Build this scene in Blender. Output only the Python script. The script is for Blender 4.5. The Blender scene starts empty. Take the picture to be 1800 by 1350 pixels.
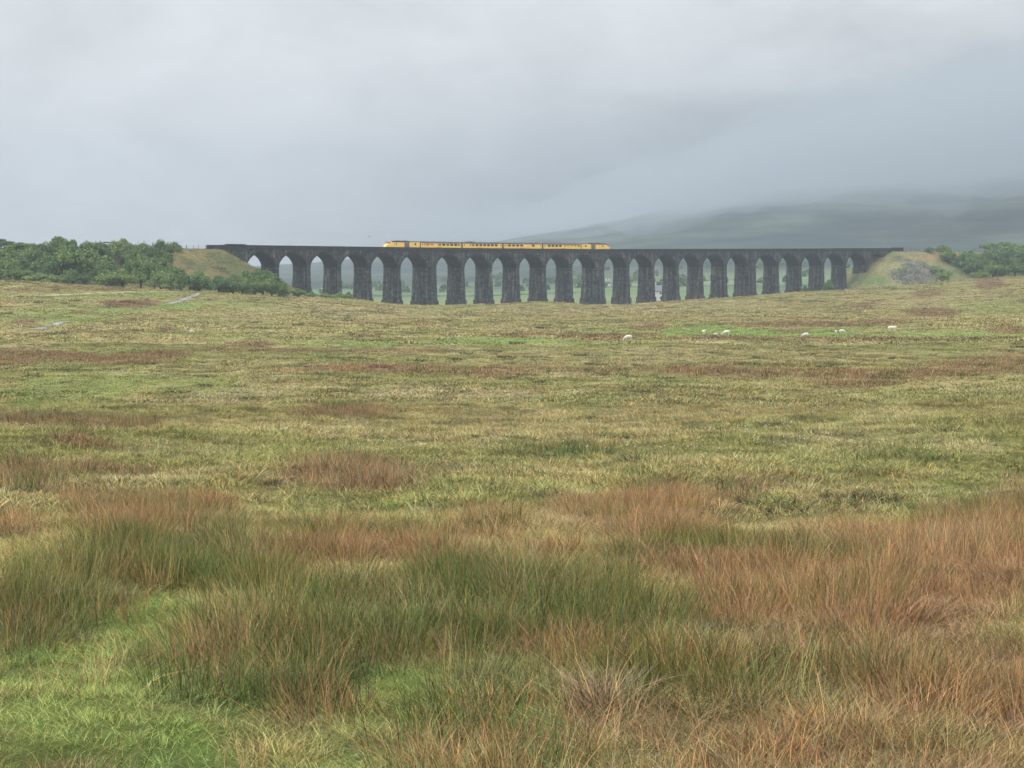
import bpy, math, random
import numpy as np
from mathutils import Vector
R = math.radians
sc = bpy.context.scene
COL = sc.collection
rng = np.random.default_rng(7)
random.seed(7)

# ------------------------------------------------------------------ camera, world, sun, exposure
F = 4005.0            # focal length in photo pixels (1800 wide)
YH = 456.0            # row of the eye level
cam_d = bpy.data.cameras.new('camera'); cam = bpy.data.objects.new('camera', cam_d); COL.objects.link(cam)
cam_d.sensor_fit = 'HORIZONTAL'; cam_d.sensor_width = 36.0; cam_d.lens = 36.0*F/1800.0
cam_d.clip_start = 0.5; cam_d.clip_end = 30000
cam.location = (0, 0, 0); cam.rotation_euler = (R(90) - math.atan((675-YH)/F), 0, 0)
sc.camera = cam

W = bpy.data.worlds.new('World'); sc.world = W; W.use_nodes = True
SUN_EL, SUN_AZ = R(37), R(240)      # azimuth clockwise from +Y: the light comes from the left, a little behind
def build_world():
    nt = W.node_tree; N = nt.nodes; L = nt.links; N.clear()
    out = N.new('ShaderNodeOutputWorld'); bg = N.new('ShaderNodeBackground'); L.new(bg.outputs[0], out.inputs[0])
    sky = N.new('ShaderNodeTexSky'); sky.sky_type = 'NISHITA'; sky.sun_disc = False
    sky.sun_elevation = SUN_EL; sky.sun_rotation = SUN_AZ; sky.air_density = 1; sky.dust_density = 3
    tc = N.new('ShaderNodeTexCoord')
    sep = N.new('ShaderNodeSeparateXYZ'); L.new(tc.outputs['Generated'], sep.inputs[0])
    def m(op, a, b=None, c=None, clamp=False):
        n = N.new('ShaderNodeMath'); n.operation = op; n.use_clamp = clamp
        for i, v in enumerate((a, b, c)):
            if v is None: continue
            if isinstance(v, (int, float)): n.inputs[i].default_value = v
            else: L.new(v, n.inputs[i])
        return n.outputs[0]
    def noise(scale, sx, sy, sz, det=4, rough=.5, loc=(0, 0, 0)):
        mp = N.new('ShaderNodeMapping'); mp.inputs['Scale'].default_value = (sx, sy, sz); mp.inputs['Location'].default_value = loc
        L.new(tc.outputs['Generated'], mp.inputs[0])
        n = N.new('ShaderNodeTexNoise'); n.inputs['Scale'].default_value = scale; n.inputs['Detail'].default_value = det
        n.inputs['Roughness'].default_value = rough; n.inputs['Distortion'].default_value = .4
        L.new(mp.outputs[0], n.inputs['Vector']); return n.outputs[0]
    X, Y, Z = sep.outputs
    def ss(v, lo, hi):
        n = N.new('ShaderNodeMapRange'); n.interpolation_type = 'SMOOTHSTEP'
        n.inputs['From Min'].default_value = lo; n.inputs['From Max'].default_value = hi
        L.new(v, n.inputs['Value']); return n.outputs[0]
    n1 = noise(9, 1, 1, 2.2, 5, .55); n2 = noise(22, 1, 1, 1.6, 5, .6, (3, 1, 2))
    # thick low cloud: a darker bank low on the right, lighter to the left and above
    wob = m('MULTIPLY', m('SUBTRACT', n1, .5), .06)
    xr = m('ADD', X, wob); zr = m('ADD', Z, m('MULTIPLY', wob, .55))
    dr = m('MULTIPLY', ss(m('SUBTRACT', xr, m('MULTIPLY', zr, 1.2)), -.19, .10), m('SUBTRACT', 1.0, ss(zr, .02, .13)))
    dark = m('MULTIPLY', dr, 1.0)
    streak = m('MULTIPLY', m('SUBTRACT', n2, .5), .5)
    base = m('ADD', 1.0, m('MULTIPLY', m('SUBTRACT', n1, .5), .55))
    base = m('ADD', base, m('MULTIPLY', m('SUBTRACT', ss(Z, .0, .13), .5), .16))
    base = m('ADD', base, m('MULTIPLY', streak, .36))
    base = m('SUBTRACT', base, m('MULTIPLY', dark, .56))
    # overcast: the zenith is the brightest part
    zen = m('ADD', 1.0, m('MULTIPLY', ss(Z, .12, .9), 2.7))
    lum = m('MULTIPLY', base, zen)
    cr = N.new('ShaderNodeMix'); cr.data_type = 'RGBA'
    L.new(dark, cr.inputs['Factor'])
    cr.inputs['A'].default_value = (.665, .685, .705, 1); cr.inputs['B'].default_value = (.53, .575, .615, 1)
    mul = N.new('ShaderNodeVectorMath'); mul.operation = 'SCALE'; L.new(cr.outputs['Result'], mul.inputs[0]); L.new(lum, mul.inputs['Scale'])
    s2 = N.new('ShaderNodeVectorMath'); s2.operation = 'SCALE'; s2.inputs['Scale'].default_value = .1; L.new(sky.outputs[0], s2.inputs[0])
    mx = N.new('ShaderNodeMix'); mx.data_type = 'RGBA'; mx.inputs['Factor'].default_value = .95
    L.new(s2.outputs[0], mx.inputs['A']); L.new(mul.outputs[0], mx.inputs['B'])
    L.new(mx.outputs['Result'], bg.inputs[0]); bg.inputs[1].default_value = 1.0
build_world()

sd = bpy.data.lights.new('sun', 'SUN'); sun = bpy.data.objects.new('sun', sd); COL.objects.link(sun)
sd.energy = 1.5; sd.angle = R(10); sd.color = (1, .97, .92)
_d = Vector((math.sin(SUN_AZ)*math.cos(SUN_EL), math.cos(SUN_AZ)*math.cos(SUN_EL), math.sin(SUN_EL)))
sun.rotation_euler = _d.to_track_quat('Z', 'Y').to_euler(); sun.location = (-200, 0, 300)

sc.view_settings.view_transform = 'Standard'; sc.view_settings.look = 'None'; sc.view_settings.exposure = 0.12; sc.view_settings.gamma = 1
sc.render.engine = 'CYCLES'
cy = sc.cycles; cy.use_denoising = True; cy.max_bounces = 6; cy.diffuse_bounces = 3; cy.volume_bounces = 2; cy.transparent_max_bounces = 4
cy.glossy_bounces = 2; cy.transmission_bounces = 2

# ------------------------------------------------------------------ helpers
def tag(o, label=None, cat=None, group=None, kind=None):
    if label: o['label'] = label
    if cat: o['category'] = cat
    if group: o['group'] = group
    if kind: o['kind'] = kind
    return o
def empty(name, loc=(0, 0, 0), rz=0, parent=None):
    o = bpy.data.objects.new(name, None); COL.objects.link(o); o.location = loc; o.rotation_euler = (0, 0, rz)
    o.empty_display_size = .5
    if parent: o.parent = parent
    return o
def mesh_np(name, V, Fq, smooth=False):
    V = np.asarray(V, dtype=np.float32); Fq = np.asarray(Fq, dtype=np.int32); k = Fq.shape[1]
    me = bpy.data.meshes.new(name); me.vertices.add(len(V)); me.vertices.foreach_set('co', V.ravel())
    me.loops.add(Fq.size); me.loops.foreach_set('vertex_index', Fq.ravel())
    me.polygons.add(len(Fq)); me.polygons.foreach_set('loop_start', np.arange(0, Fq.size, k, dtype=np.int32))
    me.polygons.foreach_set('loop_total', np.full(len(Fq), k, dtype=np.int32))
    if smooth: me.polygons.foreach_set('use_smooth', np.ones(len(Fq), dtype=bool))
    me.update(calc_edges=True); return me
class MB:
    """collects faces, builds ONE mesh object"""
    def __init__(s): s.v = []; s.f = []
    def quad(s, a, b, c, d): i = len(s.v); s.v += [tuple(a), tuple(b), tuple(c), tuple(d)]; s.f.append((i, i+1, i+2, i+3))
    def hexa(s, p):    # 8 corners: bottom ring 0-3, top ring 4-7
        i = len(s.v); s.v += [tuple(q) for q in p]
        s.f += [(i, i+3, i+2, i+1), (i+4, i+5, i+6, i+7)] + [(i+k, i+(k+1) % 4, i+4+(k+1) % 4, i+4+k) for k in range(4)]
    def box(s, x0, x1, y0, y1, z0, z1):
        s.hexa([(x0, y0, z0), (x1, y0, z0), (x1, y1, z0), (x0, y1, z0), (x0, y0, z1), (x1, y0, z1), (x1, y1, z1), (x0, y1, z1)])
    def tube(s, p0, p1, r0, r1, n=8, caps=True):
        p0 = Vector(p0); p1 = Vector(p1); d = (p1-p0).normalized(); a = d.orthogonal().normalized(); b = d.cross(a); i = len(s.v)
        for (p, r) in ((p0, r0), (p1, r1)):
            for k in range(n):
                t = 2*math.pi*k/n; s.v.append(tuple(p+a*(r*math.cos(t))+b*(r*math.sin(t))))
        s.f += [(i+k, i+(k+1) % n, i+n+(k+1) % n, i+n+k) for k in range(n)]
        if caps: s.f += [tuple(i+k for k in reversed(range(n))), tuple(i+n+k for k in range(n))]
    def loft(s, rings, caps=True):
        n = len(rings[0]); i = len(s.v)
        for r in rings: s.v += [tuple(p) for p in r]
        for j in range(len(rings)-1):
            for k in range(n): s.f.append((i+j*n+k, i+j*n+(k+1) % n, i+(j+1)*n+(k+1) % n, i+(j+1)*n+k))
        if caps: s.f += [tuple(i+k for k in reversed(range(n))), tuple(i+(len(rings)-1)*n+k for k in range(n))]
    def build(s, name, mat, parent=None, smooth=False):
        me = bpy.data.meshes.new(name); me.from_pydata(s.v, [], s.f); me.materials.append(mat)
        if smooth: me.polygons.foreach_set('use_smooth', [True]*len(me.polygons))
        me.update(); o = bpy.data.objects.new(name, me); COL.objects.link(o)
        if parent: o.parent = parent
        return o
def copy_tree(o, parent=None):
    c = o.copy(); COL.objects.link(c)
    if parent is not None: c.parent = parent
    for ch in list(o.children): copy_tree(ch, c)
    return c

def mat(name, col=(.5, .5, .5), rough=.8, metal=0, noise=None, spec=.3):
    """noise = (scale xyz, amount, second colour)"""
    m = bpy.data.materials.new(name); m.use_nodes = True; N = m.node_tree.nodes; L = m.node_tree.links
    b = N['Principled BSDF']; b.inputs['Roughness'].default_value = rough; b.inputs['Metallic'].default_value = metal
    b.inputs['Specular IOR Level'].default_value = spec; b.inputs['Base Color'].default_value = (*col, 1)
    if noise:
        sca, col2, det = noise
        tc = N.new('ShaderNodeTexCoord'); mp = N.new('ShaderNodeMapping'); mp.inputs['Scale'].default_value = sca
        n = N.new('ShaderNodeTexNoise'); n.inputs['Scale'].default_value = 1; n.inputs['Detail'].default_value = det
        L.new(tc.outputs['Object'], mp.inputs[0]); L.new(mp.outputs[0], n.inputs['Vector'])
        r = N.new('ShaderNodeMapRange'); r.inputs['From Min'].default_value = .35; r.inputs['From Max'].default_value = .65; L.new(n.outputs[0], r.inputs['Value'])
        x = N.new('ShaderNodeMix'); x.data_type = 'RGBA'; L.new(r.outputs[0], x.inputs['Factor'])
        x.inputs['A'].default_value = (*col, 1); x.inputs['B'].default_value = (*col2, 1); L.new(x.outputs['Result'], b.inputs['Base Color'])
    return m

# value noise in numpy
_P = np.random.default_rng(3).random((256, 256))
def vn(x, y):
    xi = np.floor(x).astype(int); yi = np.floor(y).astype(int); fx = x-xi; fy = y-yi
    fx = fx*fx*(3-2*fx); fy = fy*fy*(3-2*fy)
    a = _P[xi & 255, yi & 255]; b = _P[(xi+1) & 255, yi & 255]; c = _P[xi & 255, (yi+1) & 255]; d = _P[(xi+1) & 255, (yi+1) & 255]
    return (a*(1-fx)+b*fx)*(1-fy)+(c*(1-fx)+d*fx)*fy
def fbm(x, y, s, o=4):
    r = 0; a = .5; t = 0
    for k in range(o):
        r = r+a*vn(x/s+17.3*k, y/s-9.1*k); t += a; a *= .5; s *= .5
    return r/t
def sst(v, lo, hi):
    t = np.clip((v-lo)/(hi-lo), 0, 1); return t*t*(3-2*t)

# ------------------------------------------------------------------ the railway's centre line (gently curved)
S0 = -96.0; Y0s = 826.0; TH0, KT, SL = 48.0, -8.0, 368.4
_S = np.arange(-420, 900, .5)
_th = np.radians(TH0+KT*np.clip(_S, 0, SL)/SL)
_X = np.cumsum(np.cos(_th))*.5; _Y = np.cumsum(np.sin(_th))*.5
_i0 = int(np.argmin(abs(_S))); _X += -95.95-_X[_i0]; _Y += 825.75-_Y[_i0]
HW = 3.85              # half width of the viaduct at deck level; t<0 is the camera's side
# the fitted line is the camera-side FACE of the viaduct; the centre line lies HW behind it
_X = _X-np.sin(_th)*HW; _Y = _Y+np.cos(_th)*HW
def cl(s):
    return np.interp(s, _S, _X), np.interp(s, _S, _Y), np.interp(s, _S, _th)
def P(s, t, z):
    x, y, th = cl(s); return (float(x-math.sin(th)*t), float(y+math.cos(th)*t), float(z))
def ztop(s):          # top of the parapet
    return np.interp(s, [-420, -30, 0, 60, 110, 190, 250, 330, 368, 900], [4.9, 5.25, 5.2, 4.85, 4.55, 4.35, 4.65, 5.05, 5.35, 6.0])
S_A, S_B = -12.5, SL+13.72+11.5      # ends of the masonry

# ------------------------------------------------------------------ terrain
_cx = np.array([-1500, 0, 150, 300, 500, 620, 740, 870, 950, 1060, 1200, 1400, 1500, 1600, 1700, 1800, 3300.])
_rows = {
 450: [555, 560, 563, 568, 572, 575, 577, 578, 578, 578, 577, 575, 573, 570, 568, 565, 560],
 560: [512, 520, 528, 538, 550, 556, 560, 562, 562, 562, 561, 560, 558, 555, 552, 548, 540],
 640: [487, 494, 504, 517, 533, 543, 549, 552, 553, 553, 553, 550, 547, 544, 540, 535, 520],
 680: [484, 494, 502, 511, 526, 536, 545, 549, 549, 550, 549, 546, 543, 539, 535, 529, 512],
 760: [492, 509, 511, 514, 521, 527, 540, 541, 541, 543, 542, 536, 533, 529, 523, 516, 495],
 820: [500, 516, 517, 520, 526, 531, 537.5, 535.5, 531.5, 538, 535, 527, 524, 520, 514, 507, 485],
 880: [504, 519, 520, 523, 528, 532, 538, 536, 533, 537, 529, 519, 516, 511, 505, 499, 478],
 950: [506, 520, 521, 524, 529, 532, 537, 537, 534, 537, 530, 514, 509, 502, 494, 488, 470],
 1000: [507, 520, 521, 524, 529, 532, 536, 536, 535, 537, 531, 517, 511, 501, 491, 485, 467],
 1080: [507, 519, 520, 523, 528, 531, 534, 534, 534, 535, 531, 520, 513, 503, 494, 489, 468],
 1200: [505, 517, 518, 520, 526, 529, 531, 531, 531, 530, 528, 522, 514, 504, 496, 490, 468],
 1500: [500, 510, 512, 515, 519, 521, 521, 519, 517, 513, 510, 505, 500, 492, 486, 480, 455],
 2000: [495, 504, 505, 506, 507, 506, 503, 500, 496, 490, 485, 477, 472, 468, 465, 460, 425],
 2500: [492, 500, 500, 499, 497, 493, 488, 481, 475, 466, 452, 444, 439, 434, 429, 424, 385],
 3000: [488, 496, 495, 492, 487, 480, 472, 459, 448, 434, 414, 399, 391, 384, 377, 370, 330],
 3500: [485, 492, 490, 486, 478, 468, 457, 442, 428, 412, 386, 362, 352, 344, 335, 327, 290],
 4200: [482, 488, 485, 479, 469, 456, 443, 427, 412, 392, 362, 335, 325, 316, 308, 300, 270],
 5000: [484, 490, 487, 482, 473, 461, 448, 436, 427, 410, 390, 368, 359, 350, 341, 333, 310]}
_near = {-60: -1.2, -10: -2.6, 5: -3.0, 10: -3.2, 15: -3.35, 20: -3.5, 30: -3.98, 50: -5.16, 90: -6.72, 140: -8.55, 220: -10.6, 300: -12.1}
_D = []; _T = []
for d, z in _near.items(): _D.append(d); _T.append([z]*len(_cx))
_D.append(370); _T.append([-(y-YH)*370/F for y in [586, 588, 589, 591, 594, 595, 596, 596, 596, 596, 595, 593, 591, 588, 585, 582, 578]])
for d, r in _rows.items(): _D.append(d); _T.append([-(y-YH)*d/F for y in r])
_D = np.array(_D, float); _T = np.array(_T, float); _A = (_cx-900)/F
def herm(xs, tab, x):
    """monotone-ish cubic along axis 0 at points x -> (len(x), ncols)"""
    i = np.clip(np.searchsorted(xs, x)-1, 0, len(xs)-2)
    h = np.diff(xs); dl = np.diff(tab, axis=0)/h[:, None]
    m = np.zeros_like(tab); m[1:-1] = np.where(dl[:-1]*dl[1:] > 0, 2*dl[:-1]*dl[1:]/(dl[:-1]+dl[1:]+1e-12), 0); m[0] = dl[0]; m[-1] = dl[-1]
    t = ((x-xs[i])/h[i])[:, None]; t = np.clip(t, 0, 1)
    return (2*t**3-3*t**2+1)*tab[i]+(t**3-2*t**2+t)*h[i][:, None]*m[i]+(-2*t**3+3*t**2)*tab[i+1]+(t**3-t**2)*h[i][:, None]*m[i+1]
def line_dist(x, y):
    """distance to the embankment's centre line (two runs, left and right of the masonry), and top height there"""
    best = np.full(x.shape, 1e9); zt = np.zeros(x.shape); side = np.zeros(x.shape)
    for rng_s in (np.arange(-400, -12, 6.0), np.arange(S_B-5, 880, 6.0)):
        px, py, pth = cl(rng_s)
        for k in range(len(rng_s)-1):
            ax, ay, bx, by = px[k], py[k], px[k+1], py[k+1]; dx, dy = bx-ax, by-ay; l2 = dx*dx+dy*dy
            u = np.clip(((x-ax)*dx+(y-ay)*dy)/l2, 0, 1); d = np.hypot(x-ax-u*dx, y-ay-u*dy)
            w = d < best; best = np.where(w, d, best); zt = np.where(w, ztop(rng_s[k]+u*6)-1.55, zt); side = np.where(w, (rng_s[k] > 0)*1.0, side)
    return best, zt, side
def Zbase(x, y):
    yc = np.maximum(y, 1.0); a = np.clip(x/np.maximum(yc, 250), _A[0], _A[-1])
    rows = herm(_D, _T, np.clip(y, -60, 5000).ravel())
    a = a.ravel(); j = np.clip(np.searchsorted(_A, a)-1, 0, len(_A)-2)
    # smooth interpolation across columns
    h = np.diff(_A); rr = np.arange(len(a))
    dl = np.diff(rows, axis=1)/h; m = np.zeros_like(rows)
    m[:, 1:-1] = np.where(dl[:, :-1]*dl[:, 1:] > 0, 2*dl[:, :-1]*dl[:, 1:]/(dl[:, :-1]+dl[:, 1:]+1e-12), 0)
    t = (a-_A[j])/h[j]
    z = (2*t**3-3*t**2+1)*rows[rr, j]+(t**3-2*t**2+t)*h[j]*m[rr, j]+(-2*t**3+3*t**2)*rows[rr, j+1]+(t**3-t**2)*h[j]*m[rr, j+1]
    return z.reshape(x.shape)
def Zg(x, y, emb=True):
    x = np.asarray(x, float); y = np.asarray(y, float); sh = x.shape
    x = np.atleast_1d(x); y = np.atleast_1d(y)
    z = Zbase(x, y)
    near = 1-sst(y, 250, 500)
    z = z+(fbm(x, y, 26, 4)-.5)*(1.5*near+.5)*sst(y, 30, 70)+(fbm(x+300, y, 3.0, 2)-.5)*.34*sst(y, 35, 60)*(1-sst(y, 250, 350))+(fbm(x+90, y, 7, 3)-.5)*.42+(fbm(x, y+50, 1.6, 2)-.5)*.2*(1-sst(y, 60, 150))
    far = sst(y, 1300, 3000)
    z = z+far*((fbm(x, y, 420, 5)-.5)*34*(.5+.5*sst(x, -200, 500))-abs(fbm(x+y*.3, y*.25, 160, 4)-.5)*22*sst(x, 100, 700))
    if emb:
        msk = (y > 550) & (y < 1900)
        if msk.any():
            d, zt, sd_ = line_dist(x[msk], y[msk])
            n = (fbm(x[msk], y[msk], 12, 3)-.5)*1.6
            slope = np.where(sd_ > .5, 1.62, 1.85)
            ze = zt-np.maximum(0, d-5.5)/slope+n*sst(d, 6, 14)
            ze = np.where(sd_ > .5, ze+1.6*sst(d, 14, 22)*(fbm(x[msk]+40, y[msk], 22, 2)-.3), ze)
            k = 1.2; zz = z[msk]; hh = np.clip(.5+.5*(ze-zz)/k, 0, 1)
            z[msk] = ze*hh+zz*(1-hh)+k*hh*(1-hh)*.5
    return z.reshape(sh) if sh else float(z[0])
def G(xp, Y, dz=0):     # a point on the ground in the direction of photo column xp at depth Y
    x = (xp-900)/F*Y; return Vector((x, Y, Zg(x, Y)+dz))

# vegetation zones: ellipses (column, row, half width, half height, strength), read from the photograph
BROWN = [(1500, 1430, 420, 80, .8), (420, 1400, 120, 40, .5), (140, 627, 220, 10, 1), (20, 632, 60, 14, 1), (300, 620, 70, 8, 1), (560, 616, 260, 4, .6), (720, 650, 230, 9, .9), (880, 650, 80, 10, .9),
 (1280, 657, 160, 10, 1), (1560, 660, 180, 10, .9), (1520, 672, 90, 12, .7), (1750, 655, 120, 20, .7), (1000, 652, 200, 6, .5), (1480, 597, 340, 4, .9), (1430, 571, 150, 5, 1), (1560, 568, 60, 6, .8),
 (1130, 579, 40, 6, 1), (1060, 592, 90, 6, 1), (930, 587, 50, 5, .8), (1650, 551, 45, 8, 1), (1740, 506, 28, 12, .8), (1640, 518, 30, 6, .8), (1520, 537, 26, 5, .8), (1770, 586, 40, 6, .9), (1400, 583, 50, 4, .8),
 (255, 529, 45, 8, 1), (225, 534, 30, 5, 1), (300, 577, 24, 6, 1), (40, 568, 30, 6, .9), (75, 590, 15, 4, .8), (455, 603, 55, 5, 1), (148, 549, 16, 4, .8), (110, 506, 50, 4, .4), (200, 506, 60, 4, .5), (60, 512, 60, 6, .4),
 (585, 602, 14, 4, .5), (90, 742, 150, 14, 1), (240, 738, 60, 12, .9), (620, 728, 90, 13, .9), (160, 776, 80, 14, 1), (40, 850, 100, 34, 1), (200, 822, 110, 14, .6), (640, 845, 100, 34, 1), (560, 835, 80, 18, .8),
 (280, 895, 130, 34, 1), (190, 880, 90, 24, .7), (880, 920, 70, 30, .75), (1110, 915, 130, 42, 1.05), (1210, 900, 60, 26, .7), (1300, 890, 60, 24, .6), (600, 980, 110, 40, 1), (770, 985, 80, 34, .7), (950, 1000, 90, 40, .5),
 (1500, 1010, 320, 62, 1), (1720, 1080, 240, 130, 1.1), (1200, 1000, 150, 60, .8), (1500, 1140, 220, 120, .8), (1350, 1080, 150, 70, .8), (1650, 1260, 200, 90, .9), (1800, 1320, 90, 60, 1), (1250, 1230, 110, 60, .5), (1450, 1330, 200, 60, .7), (1040, 1250, 50, 34, .9),
 (1690, 930, 70, 26, .6), (380, 975, 60, 24, .5), (20, 940, 60, 18, .6), (850, 1100, 100, 40, .5), (1150, 1320, 60, 60, .5), (830, 1330, 60, 50, .4), (150, 1380, 160, 30, .7), (530, 1290, 60, 30, .5), (1320, 860, 60, 16, .5)]
GREEN = [(950, 1430, 500, 90, .7), (1500, 1420, 300, 60, .5), (320, 985, 230, 52, 1), (60, 1050, 170, 52, 1), (560, 1055, 160, 50, .8), (440, 1175, 220, 84, 1.1), (620, 1150, 150, 70, 1), (860, 1120, 230, 78, 1), (1060, 1130, 170, 80, .9), (1130, 1200, 150, 60, .7), (880, 1210, 70, 50, 1), (830, 1260, 70, 60, .6),
 (1300, 1150, 130, 60, .7), (120, 1110, 60, 34, .8), (20, 1130, 50, 36, .8), (1400, 1260, 200, 110, .6), (1620, 1160, 120, 60, .5), (1480, 1110, 70, 34, .9), (1230, 1100, 100, 40, .8), (1010, 800, 90, 12, .8), (950, 797, 60, 9, .6), (1580, 820, 90, 20, .3), (700, 1320, 180, 40, .5), (960, 1330, 120, 40, .6), (250, 1350, 200, 26, .3), (1680, 1340, 100, 30, .5), (1240, 1290, 120, 50, .6)]
BRIGHT = [(180, 1400, 420, 90, .95), (620, 1370, 160, 50, .6), (220, 1110, 130, 40, 1), (150, 1250, 260, 110, .8), (40, 1190, 120, 50, .8), (700, 1205, 110, 40, 1), (930, 1290, 60, 34, 1.1), (500, 1270, 240, 50, .6), (100, 1330, 200, 60, .8), (700, 900, 70, 18, .8), (700, 1245, 60, 30, .7), (40, 905, 70, 12, .5), (1270, 582, 250, 9, .9), (1420, 588, 150, 7, .9), (880, 602, 160, 5, 1), (620, 606, 120, 5, .8), (1700, 587, 150, 7, .7), (1460, 575, 140, 5, .5),
 (240, 545, 120, 9, .7), (90, 555, 150, 18, .4), (200, 520, 180, 5, .5), (60, 708, 80, 12, .6), (140, 685, 160, 26, .5), (800, 545, 90, 7, .4), (400, 540, 150, 10, .3), (1750, 540, 90, 14, .4), (1700, 880, 130, 60, .5), (1250, 1180, 60, 20, .6), (1120, 1150, 60, 22, .7), (330, 690, 120, 20, .4), (1330, 880, 60, 14, .6), (200, 950, 80, 12, .5)]
STRAW = [(430, 690, 120, 14, .8), (820, 695, 160, 14, .8), (1100, 640, 260, 20, .5), (300, 790, 160, 16, .5), (1000, 740, 260, 40, .4), (700, 780, 120, 20, .5), (1500, 770, 200, 40, .4), (1000, 920, 60, 16, .9), (1230, 920, 90, 16, .7), (350, 1020, 40, 14, 1), (130, 1070, 40, 12, .6), (1150, 545, 400, 9, .5), (600, 555, 260, 18, .5), (900, 620, 600, 10, .4), (60, 575, 200, 6, .3), (1180, 1195, 90, 20, .6), (1480, 1160, 60, 26, .7), (150, 1180, 80, 16, .6), (500, 1250, 60, 12, .5), (1650, 530, 120, 16, .4)]
def zone(lst, x, y, z, seed=0):
    yy = np.maximum(y, 8); xp = 900+F*x/yy; yp = YH-F*z/yy
    w = (fbm(x+seed*31, y, 1, 1)*0)
    sc_ = np.maximum(yy*.02, .25)
    wx = (vn(x/(sc_*3)+seed, y/(sc_*14))-.5)*60+(vn(x/sc_+seed, y/(sc_*5))-.5)*34
    wy = (vn(x/(sc_*4)-seed, y/(sc_*9)+5)-.5)*1.2+(vn(x/(sc_*1.1)+seed, y/(sc_*2.5)+9)-.5)*.9
    r = np.zeros(x.shape)
    for (cx, cy_, rx, ry, s) in lst:
        d = ((xp+wx*min(1, rx/60)-cx)/rx)**2+((yp+wy*ry*1.0-cy_)/ry)**2
        r = np.maximum(r, s*np.clip(1.45-1.15*d, 0, 1)**1.2)
    return np.clip(r, 0, 1)
SW = np.array((.205, .178, .072)); GR = np.array((.130, .172, .046)); BR = np.array((.172, .112, .062)); ST = np.array((.30, .25, .14)); OL = np.array((.10, .115, .05)); RG = np.array((.06, .085, .035))
def gcolor(x, y, z):
    """albedo of the ground cover"""
    n1 = fbm(x, y*.6, 14, 4)[..., None]; n2 = fbm(x+200, y*.5, 3.2, 3)[..., None]
    c = SW*(1-sst(n1, .45, .62))+(SW*.66+GR*.34)*sst(n1, .45, .62)
    c = c*(.82+.36*n2)
    c = c+(ST-c)*.45*sst(n2, .58, .75)
    for lst, col, sd_, k in ((BRIGHT, GR*np.array((.95, 1.08, .95)), 1, .85), (STRAW, ST, 2, .5), (GREEN, RG*1.2, 3, .7), (BROWN, BR, 4, .95)):
        w = (zone(lst, x, y, z, sd_)*k)[..., None]; c = c*(1-w)+col*w
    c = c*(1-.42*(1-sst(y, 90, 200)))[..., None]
    # beyond the viaduct: valley fields, then rough hill
    f = sst(y, 1000, 1150)[..., None]
    cell = _P[(np.floor((x+y*.22)/95).astype(int)) & 255, (np.floor((y-x*.3)/170).astype(int)) & 255][..., None]
    field = np.where(cell < .4, np.array((.105, .155, .070)), np.where(cell < .75, np.array((.075, .11, .06)), np.array((.15, .17, .08))))
    n3 = fbm(x, y*.5, 130, 5)[..., None]; n4 = fbm(x*.7+y*.5+900, y*.6, 45, 4)[..., None]
    hill = np.array((.040, .054, .042))*(1-sst(n3, .4, .6))+np.array((.080, .095, .065))*sst(n3, .4, .6)
    hill = .72*hill*(.2+1.6*n4)*(.75+.5*fbm(x+y*.3, y*.25, 120, 3)[..., None])
    far = (field*(.85+.3*n4))*(1-sst(y, 1750, 2300)[..., None])+hill*sst(y, 1750, 2300)[..., None]
    c = c*(1-f)+far*f
    # embankment slopes: rough tawny grass, bare grey spoil on the right-hand one
    m = (y > 650) & (y < 1900)
    if m.any():
        d, zt, sd_ = line_dist(x[m], y[m]); on = (z[m] > Zg(x[m], y[m], False)+1.0)
        ns = fbm(x[m], y[m], 9, 4)[..., None]
        cl_ = np.array((.095, .100, .040))*(1-sst(ns, .4, .6))+np.array((.165, .135, .060))*sst(ns, .4, .6)
        cr_ = np.array((.095, .125, .045))*(1-sst(ns, .4, .6))+np.array((.17, .155, .07))*sst(ns, .4, .6)
        xp = 900+F*x[m]/y[m]; yp = YH-F*z[m]/y[m]
        tw = (fbm(x[m], y[m], 8, 4)-.5)*75
        bare = (sst(1-((xp+tw-1612)/46)**2-((yp+tw*.5-482)/23)**2, 0, .25))[..., None]
        brn = (sst(1-((xp+tw-1650)/60)**2-((yp+tw*.3-448)/10)**2, 0, .4))[..., None]
        cr_ = cr_*(1-brn)+np.array((.21, .155, .075))*brn
        bare = bare*.7; cr_ = cr_*(1-bare)+np.array((.105, .10, .095))*(.4+1.3*_P[(x[m]*3).astype(int) & 255, (y[m]*2).astype(int) & 255][..., None])*bare
        ce = np.where((sd_ > .5)[..., None], cr_, cl_)
        top = (d < 5)[..., None]; ce = np.where(top, np.array((.10, .095, .085)), ce)
        cc = c[m]; cc = np.where(on[..., None], ce, cc); c[m] = cc
    return c

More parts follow.
